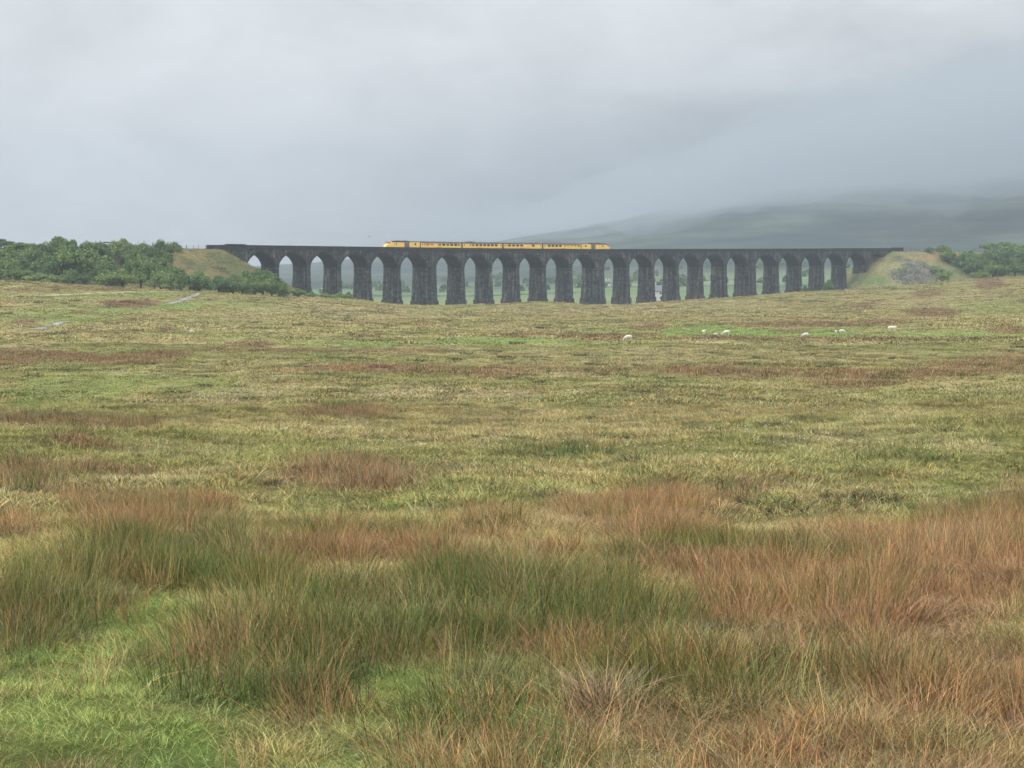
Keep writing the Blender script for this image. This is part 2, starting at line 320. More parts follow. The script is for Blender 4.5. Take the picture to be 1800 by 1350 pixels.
def ground_material():
    m = bpy.data.materials.new('moor_ground'); m.use_nodes = True; N = m.node_tree.nodes; L = m.node_tree.links
    b = N['Principled BSDF']; b.inputs['Roughness'].default_value = 1; b.inputs['Specular IOR Level'].default_value = .02
    at = N.new('ShaderNodeAttribute'); at.attribute_name = 'gcol'
    g = N.new('ShaderNodeNewGeometry')
    def nz(s, det, rough=.6, vec=(1, 1, 1)):
        mp = N.new('ShaderNodeMapping'); mp.inputs['Scale'].default_value = vec; L.new(g.outputs['Position'], mp.inputs[0])
        n = N.new('ShaderNodeTexNoise'); n.inputs['Scale'].default_value = s; n.inputs['Detail'].default_value = det; n.inputs['Roughness'].default_value = rough
        L.new(mp.outputs[0], n.inputs['Vector']); return n.outputs[0]
    a1 = nz(.9, 6, .7); a2 = nz(.12, 5, .6, (1, .6, 1))
    def mr(v, lo, hi, o0, o1):
        n = N.new('ShaderNodeMapRange'); n.inputs['From Min'].default_value = lo; n.inputs['From Max'].default_value = hi
        n.inputs['To Min'].default_value = o0; n.inputs['To Max'].default_value = o1; L.new(v, n.inputs['Value']); return n.outputs[0]
    k = N.new('ShaderNodeMath'); k.operation = 'MULTIPLY'; L.new(mr(a1, .3, .7, .55, 1.4), k.inputs[0]); L.new(mr(a2, .3, .7, .8, 1.2), k.inputs[1])
    s = N.new('ShaderNodeVectorMath'); s.operation = 'SCALE'; L.new(at.outputs['Color'], s.inputs[0]); L.new(k.outputs[0], s.inputs['Scale'])
    L.new(s.outputs[0], b.inputs['Base Color'])
    bp = N.new('ShaderNodeBump'); bp.inputs['Strength'].default_value = .8; bp.inputs['Distance'].default_value = .35; L.new(a1, bp.inputs['Height']); L.new(bp.outputs[0], b.inputs['Normal'])
    return m
M_ground = ground_material()
def sheet(name, xs_of, ys, nu):
    ys = np.asarray(ys); u = np.linspace(-1, 1, nu)
    X = u[None, :]*xs_of(ys)[:, None]; Y = np.repeat(ys[:, None], nu, 1)
    Z = Zg(X.ravel(), Y.ravel()).reshape(X.shape)
    V = np.stack([X, Y, Z], -1).reshape(-1, 3); n = len(ys)
    i = (np.arange(n-1)[:, None]*nu+np.arange(nu-1)[None, :]).ravel()
    Fq = np.stack([i, i+1, i+nu+1, i+nu], -1)
    me = mesh_np(name, V, Fq, True)
    C = gcolor(V[:, 0].copy(), V[:, 1].copy(), V[:, 2].copy())
    at = me.attributes.new('gcol', 'FLOAT_COLOR', 'POINT'); at.data.foreach_set('color', np.concatenate([C, np.ones((len(C), 1))], 1).astype(np.float32).ravel())
    me.materials.append(M_ground); o = bpy.data.objects.new(name, me); COL.objects.link(o); tag(o, kind='structure'); return o
_ys = np.concatenate([np.linspace(-60, 8, 20)[:-1], np.geomspace(8, 700, 430)[:-1], np.arange(700, 1160, 2.0), np.geomspace(1160, 4990, 170)])
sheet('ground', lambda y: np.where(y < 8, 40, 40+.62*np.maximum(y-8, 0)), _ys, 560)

# ------------------------------------------------------------------ stone materials
def stone_material(name, c1, c2, stain, mortar=.55):
    m = bpy.data.materials.new(name); m.use_nodes = True; N = m.node_tree.nodes; L = m.node_tree.links
    b = N['Principled BSDF']; b.inputs['Roughness'].default_value = .9; b.inputs['Specular IOR Level'].default_value = .2
    g = N.new('ShaderNodeNewGeometry'); mp = N.new('ShaderNodeMapping'); mp.inputs['Rotation'].default_value = (0, 0, -R(44)); L.new(g.outputs['Position'], mp.inputs[0])
    sp = N.new('ShaderNodeSeparateXYZ'); L.new(mp.outputs[0], sp.inputs[0])
    ad = N.new('ShaderNodeMath'); ad.operation = 'ADD'; L.new(sp.outputs[0], ad.inputs[0]); L.new(sp.outputs[1], ad.inputs[1])
    cb = N.new('ShaderNodeCombineXYZ'); L.new(ad.outputs[0], cb.inputs[0]); L.new(sp.outputs[2], cb.inputs[1])
    br = N.new('ShaderNodeTexBrick'); br.inputs['Scale'].default_value = 1; br.inputs['Brick Width'].default_value = 1.1; br.inputs['Row Height'].default_value = .45; br.inputs['Mortar Size'].default_value = .03
    br.inputs['Color1'].default_value = (*c1, 1); br.inputs['Color2'].default_value = (*c2, 1); br.inputs['Mortar'].default_value = tuple(v*mortar for v in c1)+(1,); br.inputs['Bias'].default_value = -.1
    L.new(cb.outputs[0], br.inputs['Vector'])
    def nz(vec, det, rough, lo, hi, o0, o1):
        q = N.new('ShaderNodeMapping'); q.inputs['Scale'].default_value = vec; L.new(mp.outputs[0], q.inputs[0])
        n = N.new('ShaderNodeTexNoise'); n.inputs['Scale'].default_value = 1; n.inputs['Detail'].default_value = det; n.inputs['Roughness'].default_value = rough; L.new(q.outputs[0], n.inputs['Vector'])
        r = N.new('ShaderNodeMapRange'); r.inputs['From Min'].default_value = lo; r.inputs['From Max'].default_value = hi; r.inputs['To Min'].default_value = o0; r.inputs['To Max'].default_value = o1
        L.new(n.outputs[0], r.inputs['Value']); return r.outputs[0]
    v1 = nz((.6, .6, .75), 6, .8, .38, .62, .35, 2.0)
    v2 = nz((.9, .9, .09), 4, .6, .5, .66, 0, .75)       # run-off streaks down the piers
    x = N.new('ShaderNodeMix'); x.data_type = 'RGBA'; L.new(v2, x.inputs['Factor']); L.new(br.outputs[0], x.inputs['A']); x.inputs['B'].default_value = (*stain, 1)
    s = N.new('ShaderNodeVectorMath'); s.operation = 'SCALE'; L.new(x.outputs['Result'], s.inputs[0]); L.new(v1, s.inputs['Scale'])
    L.new(s.outputs[0], b.inputs['Base Color'])
    bp = N.new('ShaderNodeBump'); bp.inputs['Distance'].default_value = .12; bp.inputs['Strength'].default_value = .8; L.new(v1, bp.inputs['Height']); L.new(bp.outputs[0], b.inputs['Normal'])
    return m
M_stone = stone_material('weathered_limestone', (.018, .021, .026), (.056, .055, .054), (.125, .115, .105))
M_dark = stone_material('dark_coping_stone', (.016, .018, .021), (.026, .027, .029), (.034, .034, .034))  # darker stone for parapets, cornices, arch rings and pier bands
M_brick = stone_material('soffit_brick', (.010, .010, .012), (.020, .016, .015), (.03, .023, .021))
M_ballast = mat('ballast', (.09, .08, .07), .95, noise=((3, 3, 3), (.15, .13, .12), 4))
M_steel = mat('rail_steel', (.06, .045, .038), .7, .1, noise=((2, 2, 2), (.09, .065, .05), 3))

# ------------------------------------------------------------------ the viaduct
PITCH, SPAN, RISE = 15.54, 13.72, 5.05
starts = []; _p = 0.0
for i in range(24):
    starts.append(_p); _p += PITCH+(3.66 if i % 6 == 5 else 0)
DCROWN = 2.7
via = empty('viaduct', P((S_A+S_B)/2, 0, -18))
tag(via, 'long dark stone railway viaduct of twenty-four arches crossing the moor', 'viaduct')
bpy.context.view_layer.update()
VO = Vector(via.location)
def Q(s, t, z): p = P(s, t, z); return (p[0]-VO.x, p[1]-VO.y, p[2]-VO.z)
def run(mb, s0, s1, t0, t1, zlo, zhi, step=4.0, off0=0, off1=0):
    """a solid band following the curve; zlo/zhi functions of s"""
    n = max(1, int(math.ceil((s1-s0)/step))); rings = []
    for k in range(n+1):
        s = s0+(s1-s0)*k/n; rings.append([Q(s, t0, zlo(s)), Q(s, t1, zlo(s)), Q(s, t1, zhi(s)), Q(s, t0, zhi(s))])
    mb.loft(rings)
zspr = lambda s: float(ztop(s))-DCROWN-RISE
def arch_z(a, u):     # u along the span 0..1
    c = a+SPAN/2; k = (u-.5)*2; return float(ztop(c))-DCROWN-RISE+RISE*max(0, 1-abs(k)**1.75)**(1/1.75)
us = [(1-math.cos(math.pi*k/24))/2 for k in range(25)]
sw = MB(); CB = lambda s: float(ztop(s))-1.55       # underside of the cornice
for a in starts:
    for side in (-HW, HW):
        for k in range(24):
            s0, s1 = a+SPAN*us[k], a+SPAN*us[k+1]
            q = [Q(s0, side, arch_z(a, us[k])), Q(s1, side, arch_z(a, us[k+1])), Q(s1, side, CB(s1)), Q(s0, side, CB(s0))]
            sw.quad(*(q if side < 0 else q[::-1]))
for i in range(25):
    s0 = starts[i-1]+SPAN if i > 0 else 0.0; s1 = starts[i] if i < 24 else starts[23]+SPAN
    if i == 0: s0, s1 = -1.83, 0.0
    if i == 24: s0, s1 = starts[23]+SPAN, starts[23]+SPAN+1.83
    zb = zspr((s0+s1)/2)
    for side in (-HW, HW):
        q = [Q(s0, side, zb), Q(s1, side, zb), Q(s1, side, CB(s1)), Q(s0, side, CB(s0))]; sw.quad(*(q if side < 0 else q[::-1]))
sw.build('spandrel_wall', M_stone, via)
for a in starts:
    b = MB()
    for k in range(24):
        s0, s1 = a+SPAN*us[k], a+SPAN*us[k+1]
        b.quad(Q(s0, -HW, arch_z(a, us[k])), Q(s0, HW, arch_z(a, us[k])), Q(s1, HW, arch_z(a, us[k+1])), Q(s1, -HW, arch_z(a, us[k+1])))
    so = b.build('arch_barrel', M_brick, via)
    rg = MB(); c = a+SPAN/2; zs = zspr(c); rr = []
    for k in range(25):
        th = math.pi*(1-k/24); e = []; kk = math.cos(th); pz = max(0, 1-abs(kk)**1.75)**(1/1.75)
        for (ra, rb) in ((SPAN/2+.002, RISE+.002), (SPAN/2+.72, RISE+.75)):
            for off in (.07, -.02): e.append(Q(c+ra*kk, -HW-off, zs+rb*pz))
        rr.append([e[1], e[3], e[2], e[0]])
    rg.loft(rr); rg.build('arch_ring', M_dark, so)
def frustum(mb, sc_, hs0, ht0, z0, hs1, ht1, z1):     # s half-width / t half-depth at bottom (0) and top (1)
    mb.hexa([Q(sc_-hs0, -ht0, z0), Q(sc_+hs0, -ht0, z0), Q(sc_+hs0, ht0, z0), Q(sc_-hs0, ht0, z0), Q(sc_-hs1, -ht1, z1), Q(sc_+hs1, -ht1, z1), Q(sc_+hs1, ht1, z1), Q(sc_-hs1, ht1, z1)])
for i in range(1, 24):
    s0, s1 = starts[i-1]+SPAN, starts[i]; c = (s0+s1)/2; h = (s1-s0)/2; zt = zspr(c); wide = h > 2
    zb = min(-21.0, Zg(*P(c, 0, 0)[:2])-3); ln = zt-zb; bs = .62*ln/22; bt = .8*ln/22
    b = MB(); frustum(b, c, h+bs, HW-.1+bt, zb, h, HW-.1, zt); pr = b.build('pier', M_stone, via)
    zg = max(Zg(*P(c, -5, 0)[:2]), -18.2)
    def at(z): f = (zt-z)/ln; return h+bs*f, HW-.1+bt*f
    for (za, zc, ex, nm) in ((zt-.4, zt, .15, 'capital'), (zt-1.4, zt-1.1, .10, 'capital_band'), (zt-6.0, zt-5.75, .07, 'string_course')):
        a0, t0 = at(za); a1, t1 = at(zc); q = MB(); frustum(q, c, a0+ex, t0+ex, za, a1+ex, t1+ex, zc); q.build(nm, M_dark, pr)
    zp = zg+2.0; a0, t0 = at(zb); a1, t1 = at(zp); q = MB(); frustum(q, c, a0+.3, t0+.3, zb, a1+.28, t1+.28, zp); q.build('plinth', M_stone, pr)
    if wide:      # the broad piers carry a projecting pilaster up to the cornice
        q = MB(); w = 1.5
        q.hexa([Q(c-w+.6, -(HW-.1+bt)-.32, zb), Q(c+w+1.2, -(HW-.1+bt)-.32, zb), Q(c+w+1.2, -(HW-.1+bt)+.2, zb), Q(c-w+.6, -(HW-.1+bt)+.2, zb), Q(c-w+.6, -HW-.28, zt), Q(c+w+1.0, -HW-.28, zt), Q(c+w+1.0, -HW+.2, zt), Q(c-w+.6, -HW+.2, zt)])
        q.hexa([Q(c-w+.6, -HW-.28, zt), Q(c+w+1.0, -HW-.28, zt), Q(c+w+1.0, -HW+.2, zt), Q(c-w+.6, -HW+.2, zt), Q(c-w+.6, -HW-.28, CB(c)), Q(c+w+1.0, -HW-.28, CB(c)), Q(c+w+1.0, -HW+.2, CB(c)), Q(c-w+.6, -HW+.2, CB(c))])
        q.build('pilaster', M_stone, pr)
ZT = lambda s: float(ztop(s))
for sd_ in (-1, 1):
    b = MB(); run(b, S_A, S_B, sd_*(HW+.02), sd_*(HW-.43), lambda s: ZT(s)-1.2, lambda s: ZT(s)-.18); pa = b.build('parapet', M_dark, via)
    b = MB(); run(b, S_A, S_B, sd_*(HW+.12), sd_*(HW-.5), lambda s: ZT(s)-.18, ZT); b.build('coping', M_dark, pa)
    b = MB(); run(b, S_A, S_B, sd_*(HW+.30), sd_*(HW-.5), lambda s: ZT(s)-1.55, lambda s: ZT(s)-1.2); b.build('cornice', M_dark, via)
s = 1.0
while s < S_B-2:         # small corbels under the near cornice
    b = MB(); b.hexa([Q(s, -(HW-.1), ZT(s)-1.95), Q(s+.5, -(HW-.1), ZT(s)-1.95), Q(s+.5, -(HW+.16), ZT(s)-1.8), Q(s, -(HW+.16), ZT(s)-1.8), Q(s, -(HW-.1), ZT(s)-1.55), Q(s+.5, -(HW-.1), ZT(s)-1.55), Q(s+.5, -(HW+.16), ZT(s)-1.55), Q(s, -(HW+.16), ZT(s)-1.55)]); b.build('corbel', M_dark, via); s += 7.77
b = MB(); run(b, S_A, S_B, -(HW-.44), HW-.44, lambda s: ZT(s)-2.2, lambda s: ZT(s)-1.56); b.build('deck', M_ballast, via)
for (s0, s1) in ((S_A+2.5, -.5), (S_B-8, S_B)):         # raised blocks where the parapet ends
    b = MB(); run(b, s0, s1, -(HW+.16), -(HW-.54), lambda s: ZT(s)+.003, lambda s: ZT(s)+.32); b.build('parapet_end', M_dark, via)
for (s0, s1) in ((S_A, 0.0), (starts[23]+SPAN, S_B)):
    b = MB(); run(b, s0, s1, -HW+.01, HW-.01, lambda s: -16.0, lambda s: ZT(s)-1.55); ab = b.build('abutment', M_stone, via)
    q = MB()
    e = -1.6 if s0 < 0 else s0+1.2
    q.hexa([Q(e, -HW-.3, -16), Q(e+1.6, -HW-.3, -16), Q(e+1.6, -HW+.2, -16), Q(e, -HW+.2, -16), Q(e, -HW-.3, CB(e)), Q(e+1.6, -HW-.3, CB(e)), Q(e+1.6, -HW+.2, CB(e)), Q(e, -HW+.2, CB(e))]); q.build('pilaster', M_stone, ab)
# rails run over the viaduct and along the banks
for tt in (-1.7, 1.7):
    tr = empty('railway_track', P(0, tt, float(ztop(0))-1.5)); tag(tr, 'steel rails of the near running line on the viaduct' if tt < 0 else 'steel rails of the far running line behind the train', 'railway track')
    o0 = Vector(tr.location)
    for g in (-.717, .717):
        b = MB(); rings = []
        for s in np.arange(-380, 700, 6):
            z = float(ztop(s))-1.5; rings.append([Vector(P(s, tt+g-.035, z-.1))-o0, Vector(P(s, tt+g+.035, z-.1))-o0, Vector(P(s, tt+g+.035, z+.06))-o0, Vector(P(s, tt+g-.035, z+.06))-o0])
        b.loft(rings); b.build('rail', M_steel, tr)

# ------------------------------------------------------------------ the train
M_yel = mat('train_yellow', (.92, .56, .085), .38, spec=.5, noise=((.6, .6, .6), (.86, .52, .09), 4))
M_pale = mat('cab_cream_yellow', (.80, .60, .22), .4, spec=.5)
M_roof = mat('train_roof_grey', (.06, .06, .065), .9, noise=((.8, 2, 2), (.10, .10, .095), 4), spec=.05)
M_rdark = mat('engine_roof_dark', (.028, .025, .025), .9, noise=((1, 2, 2), (.05, .045, .04), 4), spec=.05)
M_glass = mat('window_glass', (.012, .014, .018), .12, spec=.6)
M_grille = mat('radiator_grille', (.10, .09, .08), .6, noise=((.5, 1, 9), (.17, .15, .13), 2))
M_under = mat('underframe', (.04, .035, .03), .8, noise=((1, 1, 1), (.08, .06, .05), 3))
M_gang = mat('gangway_rubber', (.035, .018, .016), .8)
M_red = mat('red_lettering', (.45, .09, .03), .5)
M_lamp = mat('lamp_lens', (.85, .85, .8), .15, spec=.6)
HB = 1.36
def sect(x, top=3.82, w=HB, bot=1.0, shoulder=None):
    sh = top-.62 if shoulder is None else shoulder
    pts = [(-w*.93, bot), (-w, bot+.35), (-w, 2.3), (-w*.97, sh)]
    for k in range(1, 6):
        t = math.pi*k/6; pts.append((-w*.97*math.cos(t), sh+(top-sh)*math.sin(t)**.8))
    pts += [(w*.97, sh), (w, 2.3), (w, bot+.35), (w*.93, bot)]
    return [(x, y, z) for y, z in pts]
def roof_piece(mb, x0, x1, top, h0, w=HB, e=.03):
    """roof skin from half-height h0 up, standing just proud of the body"""
    rings = []
    for x in (x0, x1):
        pts = []; sh = top-.62
        pts.append((-(w*.97+e), h0)); pts.append((-(w*.97+e), max(sh, h0+.01)))
        for k in range(1, 6):
            t = math.pi*k/6; pts.append((-(w*.97+e)*math.cos(t), sh+(top-sh)*math.sin(t)**.8+e))
        pts.append((w*.97+e, max(sh, h0+.01))); pts.append((w*.97+e, h0)); rings.append([(x, y, z) for y, z in pts])
    mb.loft(rings)
def bogie(parent, x, name='bogie'):
    b = MB(); b.box(x-1.7, x+1.7, -1.15, 1.15, .45, .8)
    for dx in (-1.3, 1.3):
        for y in (-.76, .72): b.tube((x+dx, y, .46), (x+dx, y+.05, .46), .46, .46, 16)
    b.build(name, M_under, parent)
def win(parent, x, w, z0=2.35, z1=2.98, name='window', m=None, both=True, e=.022):
    for s in ((-1, 1) if both else (-1,)):
        b = MB(); y0, y1 = sorted((s*(HB-.03), s*(HB+e))); b.box(x-w/2, x+w/2, y0, y1, z0, z1); b.build(name, m or M_glass, parent)
def text_obj(s, size, parent, x, z, m):
    cu = bpy.data.curves.new('lettering', 'FONT'); cu.body = s; cu.size = size; cu.align_x = 'CENTER'; cu.extrude = .004
    o = bpy.data.objects.new('tmp', cu); COL.objects.link(o); bpy.context.view_layer.update()
    me = bpy.data.meshes.new_from_object(o.evaluated_get(bpy.context.evaluated_depsgraph_get())); bpy.data.objects.remove(o)
    me.materials.clear(); me.materials.append(m); q = bpy.data.objects.new('lettering', me); COL.objects.link(q); q.parent = parent
    q.location = (x, -(HB+.028), z); q.rotation_euler = (R(90), 0, 0); return q
ST_ = 60.0
# along-track extent of the whole train, found from its ends in the photograph
TT = -1.7
def s_at_px(xp, t=TT):
    ss = np.arange(0, 369, .25); x, y, th = cl(ss); px = 900+F*(x-np.sin(th)*t)/(y+np.cos(th)*t); return float(np.interp(xp, px, ss))
sA, sB = s_at_px(676), s_at_px(1069.5)
print('train length', sB-sA)
LT = sB-sA; KL = LT/(2*17.8+4*23.0)
train = empty('train', P((sA+sB)/2, TT, float(ztop((sA+sB)/2))-1.44)); tag(train, 'bright yellow train with a sloping-nosed engine at each end on top of the viaduct', 'train')
bpy.context.view_layer.update()
def car(name, s0, L, label):
    c = s0+L/2; a = Vector(P(c-L*.35, TT, float(ztop(c-L*.35))-1.44)); b = Vector(P(c+L*.35, TT, float(ztop(c+L*.35))-1.44)); d = b-a; mid = (a+b)/2
    return mid-Vector(train.location), math.atan2(d.y, d.x), -math.atan2(d.z, math.hypot(d.x, d.y))
def place(o, s0, L, flip=False):
    loc, rz, ry = car('', s0, L, ''); o.parent = train; o.location = loc; o.rotation_euler = (0, ry if not flip else -ry, rz+(math.pi if flip else 0))
def power_car(s0, flip, label):
    """nose towards -x"""
    L = 17.8*KL; h = L/2-.12; b = MB()
    rings = [sect(-h, 1.75, .98, 1.0, 1.5), sect(-h+.35, 2.1, 1.12, .95, 1.75), sect(-h+1.1, 2.75, 1.24, .95, 2.3), sect(-h+2.0, 3.45, 1.31, .95, 2.75), sect(-h+2.6, 3.78, 1.35, .95, 3.05), sect(-h+3.3, 3.84, HB, .95), sect(h, 3.84, HB, .95)]
    b.loft(rings); o = b.build('power_car', M_yel, smooth=False); o['label'] = label
    q = MB(); roof_piece(q, -h+2.7, h-5.2, 3.84, 3.3); q.build('roof', M_rdark, o)
    q = MB(); roof_piece(q, h-5.19, h-.05, 3.84, 3.45); q.build('rear_roof', M_roof, o)
    # windscreen wraps the slope of the nose
    q = MB(); q.hexa([(-h+1.25, -1.08, 2.62), (-h+2.25, -1.2, 3.25), (-h+2.25, 1.2, 3.25), (-h+1.25, 1.08, 2.62), (-h+1.1, -1.06, 2.82), (-h+2.12, -1.18, 3.62), (-h+2.12, 1.18, 3.62), (-h+1.1, 1.06, 2.82)]); q.build('windscreen', M_glass, o)
    for s in (-1, 1):
        q = MB(); q.tube((-h-.03, s*.62, 1.55), (-h+.12, s*.62, 1.55), .13, .13, 12); q.build('headlight', M_lamp, o)
        y0, y1 = sorted((s*(HB-.02), s*(HB+.025)))
        for (x0, x1, z0, z1, nm, mm) in ((-h+4.0, -h+4.35, 2.35, 3.05, 'cab_window', M_glass), (-h+4.9, -h+5.25, 2.2, 3.1, 'door_window', M_glass), (h-8.3, h-5.7, 1.15, 3.2, 'grille', M_grille), (h-2.9, h-2.0, 2.35, 3.05, 'guard_window', M_glass)):
            q = MB(); q.box(x0, x1, y0, y1, z0, z1); q.build(nm, mm, o)
        q = MB(); y0, y1 = sorted((s*(HB-.02), s*(HB+.012))); q.box(-h+3.4, -h+5.6, y0, y1, 2.05, 3.25); q.build('cab_panel', M_pale, o)
        q = MB(); q.box(h-5.6, h-5.35, y0, y1, 1.1, 3.2); q.build('pale_panel', M_pale, o)
    q = MB(); q.box(-h+2.8, h-.6, -1.2, 1.2, .5, .99); q.build('underframe', M_under, o)
    q = MB(); q.box(h-.02, h+.12, -1.1, 1.1, 1.0, 3.6); q.build('gangway', M_gang, o)
    q = MB(); q.box(-h+6.2, -h+7.8, -.9, .9, 3.9, 4.02); q.box(h-7.6, h-5.9, -.8, .8, 3.9, 4.05); q.build('roof_vent', M_rdark, o)
    bogie(o, -h+3.9); bogie(o, h-3.6); place(o, s0, L, flip); return o
def coach(s0, label, wins, mat_roof=M_roof, roofbox=None, vents=True):
    L = 23.0*KL; h = L/2-.46; k = KL; b = MB(); b.loft([sect(-h, 3.80), sect(h, 3.80)]); o = b.build('coach', M_yel); o['label'] = label
    q = MB(); roof_piece(q, -h+.05, h-.05, 3.80, 3.12); q.build('roof', mat_roof, o)
    for x in (-h-.44, h+.01):
        q = MB(); q.box(x, x+.43, -1.25, 1.25, 1.0, 3.7); q.build('gangway', M_gang, o)
    for (fx, w, z0, z1, mm) in wins: win(o, -h+2*h*fx, w*k, z0, z1, m=mm)
    for x in (-h+.75, h-.75):
        for s in (-1, 1):
            y0, y1 = sorted((s*(HB-.02), s*(HB+.012))); q = MB(); q.box(x-.36, x+.36, y0, y1, 1.1, 3.2); d = q.build('door', M_pale, o)
            y0, y1 = sorted((s*(HB-.02), s*(HB+.03))); q = MB(); q.box(x-.24, x+.24, y0, y1, 2.3, 2.95); q.build('door_window', M_glass, d)
    q = MB(); q.box(-h+.5, h-.5, -1.2, 1.2, .75, 1.02); q.box(-3, 3, -1.15, 1.15, .35, .8); q.build('underframe', M_under, o)
    if roofbox:
        q = MB(); q.box(-h+2*h*roofbox[0], -h+2*h*roofbox[1], -.75, .75, 3.8, 4.05); q.build('roof_equipment', M_rdark, o)
    q = MB()
    for x in np.linspace(-h+2, h-2, 7): q.box(x-.25, x+.25, -.25, .25, 3.78, 3.92)
    q.build('roof_vent', M_roof, o)
    bogie(o, -h+3.6); bogie(o, h-3.6); place(o, s0, L); return o
Z0, Z1 = 2.25, 3.02
G1, G2 = M_glass, M_grille
s = sA; power_car(s, False, 'leading yellow engine at the left end of the train'); s += 17.8*KL
c1 = coach(s, 'first yellow coach behind the left engine', [(.095, .5, Z0, Z1, G2), (.165, 1.6, Z0, Z1, M_red), (.27, 1.9, 2.6, 2.9, G1)]+[(.46+.1*i, 1.6, Z0, Z1, (G2 if i in (0, 2) else G1)) for i in range(5)]+[(.93, .5, Z0, Z1, G1)]); s += 23*KL
c2 = coach(s, 'second yellow coach with a box on its roof', [(.19, .5, Z0, Z1, G1), (.26, 1.5, Z0, Z1, G2)]+[(.355+.098*i, 1.6, Z0, Z1, G1) for i in range(6)], roofbox=(.17, .3)); s += 23*KL
c3 = coach(s, 'third yellow coach with plain panels towards its right end', [(.08, .3, Z0, Z1, G2)]+[(.15+.105*i, 1.6, Z0, Z1, G1) for i in range(4)]+[(.77, 1.6, Z0, Z1, G1)]); s += 23*KL
c4 = coach(s, 'fourth yellow coach next to the right engine, with narrow windows', [(.15+.1*i, 1.6, Z0, Z1, G1) for i in range(4)]+[(.57, .6, Z0, 3.0, G1)]+[(.65+.1*i, 1.5, 2.6, 2.9, G1) for i in range(3)]+[(.93, .5, Z0, Z1, G1)]); s += 23*KL
power_car(s, True, 'trailing yellow engine with pale nose at the right end of the train')
for c, x in ((c1, -1.0), (c2, -1.5), (c3, -.5), (c4, 1.0)):
    q = MB(); q.box(x-1.4, x+1.4, -(HB+.016), -(HB-.02), 1.52, 1.68); q.build('stripe', M_red, c)

# ------------------------------------------------------------------ sheep
M_wool = mat('wool', (.66, .62, .53), 1.0, noise=((9, 9, 9), (.50, .46, .38), 4), spec=.05)
M_face = mat('sheep_face', (.62, .56, .48), .9, noise=((20, 20, 20), (.4, .35, .3), 3))
def sheep_mesh(head, seed):
    """one continuous body: trunk, neck, head, four jointed legs, tail"""
    rr = random.Random(seed)
    V = [(-.42, 0, .66), (-.15, 0, .66), (.18, 0, .65), (.40, 0, .67)]; rad = [.25, .30, .30, .24]; E = [(0, 1), (1, 2), (2, 3)]
    if head == 'graze': ch = [((.58, .02, .52), .14), ((.72, .04, .30), .095), ((.78, .05, .17), .075), ((.86, .05, .09), .05)]
    elif head == 'up': ch = [((.55, 0, .84), .13), ((.62, 0, .98), .10), ((.74, 0, .98), .08), ((.86, 0, .93), .05)]
    else: ch = [((.58, .02, .74), .14), ((.70, .03, .76), .10), ((.82, .03, .72), .08), ((.93, .03, .66), .05)]
    pi = 3
    for (p, r) in ch: V.append(p); rad.append(r); E.append((pi, len(V)-1)); pi = len(V)-1
    for y in (-1, 1):
        dx = rr.uniform(-.06, .06)
        for (a, chain) in ((0, [((-.44, y*.15, .45), .13), ((-.36+dx, y*.15, .34), .075), ((-.47+dx, y*.15, .20), .04), ((-.43+dx, y*.15, .02), .034)]), (3, [((.36, y*.14, .42), .10), ((.35-dx, y*.14, .24), .045), ((.36-dx, y*.14, .02), .034)])):
            pi = a
            for (p, r) in chain: V.append(p); rad.append(r); E.append((pi, len(V)-1)); pi = len(V)-1
    V.append((-.64, 0, .62)); rad.append(.06); E.append((0, len(V)-1)); V.append((-.68, 0, .42)); rad.append(.045); E.append((len(V)-2, len(V)-1))
    me = bpy.data.meshes.new('sheep'); me.from_pydata(V, E, []); me.materials.append(M_wool)
    o = bpy.data.objects.new('tmp', me); COL.objects.link(o)
    sk = o.modifiers.new('skin', 'SKIN'); 
    for i, v in enumerate(me.skin_vertices[0].data): v.radius = (rad[i], rad[i]); v.use_root = (i == 1)
    su = o.modifiers.new('sub', 'SUBSURF'); su.levels = 2
    bpy.context.view_layer.update(); m2 = bpy.data.meshes.new_from_object(o.evaluated_get(bpy.context.evaluated_depsgraph_get()))
    bpy.data.objects.remove(o); m2.materials.clear(); m2.materials.append(M_wool)
    for p in m2.polygons: p.use_smooth = True
    hd = Vector(ch[-2][0]); return m2, hd
_sm = {k: sheep_mesh(k, i) for i, k in enumerate(('graze', 'up', 'level'))}
def sheep(xp, yp, Yd, pose, rz, scale, label):
    p = G(xp, Yd); me, hd = _sm[pose]
    o = bpy.data.objects.new('sheep', me); COL.objects.link(o); o.location = p; o.rotation_euler = (0, 0, rz); o.scale = (scale*.84,)*3
    tag(o, label, 'sheep', 'white sheep scattered over the green strip of moor')
    for y in (-1, 1):
        b = MB(); e = hd+Vector((-.06, y*.06, .05)); b.loft([[e, e+Vector((.03, 0, 0)), e+Vector((.03, 0, .03)), e+Vector((0, 0, .03))], [e+Vector((-.01, y*.11, -.03)), e+Vector((.02, y*.11, -.03)), e+Vector((.01, y*.11, -.01)), e+Vector((-.01, y*.11, -.01))]]); b.build('ear', M_face, o)
    b = MB(); b.tube(hd+Vector((.02, 0, .0)), hd+Vector((.09, 0, -.055)), .074, .05, 10); b.build('muzzle', M_face, o)
def y_depth(xp, yp, lo=60, hi=1000):
    ys = np.geomspace(lo, hi, 900); x = (xp-900)/F*ys; z = Zg(x, ys); py = YH-F*z/ys
    best = np.maximum.accumulate(-py)     # visible envelope
    i = int(np.argmax(-py >= -yp)) if (py <= yp).any() else int(np.argmin(py)); return float(ys[i])
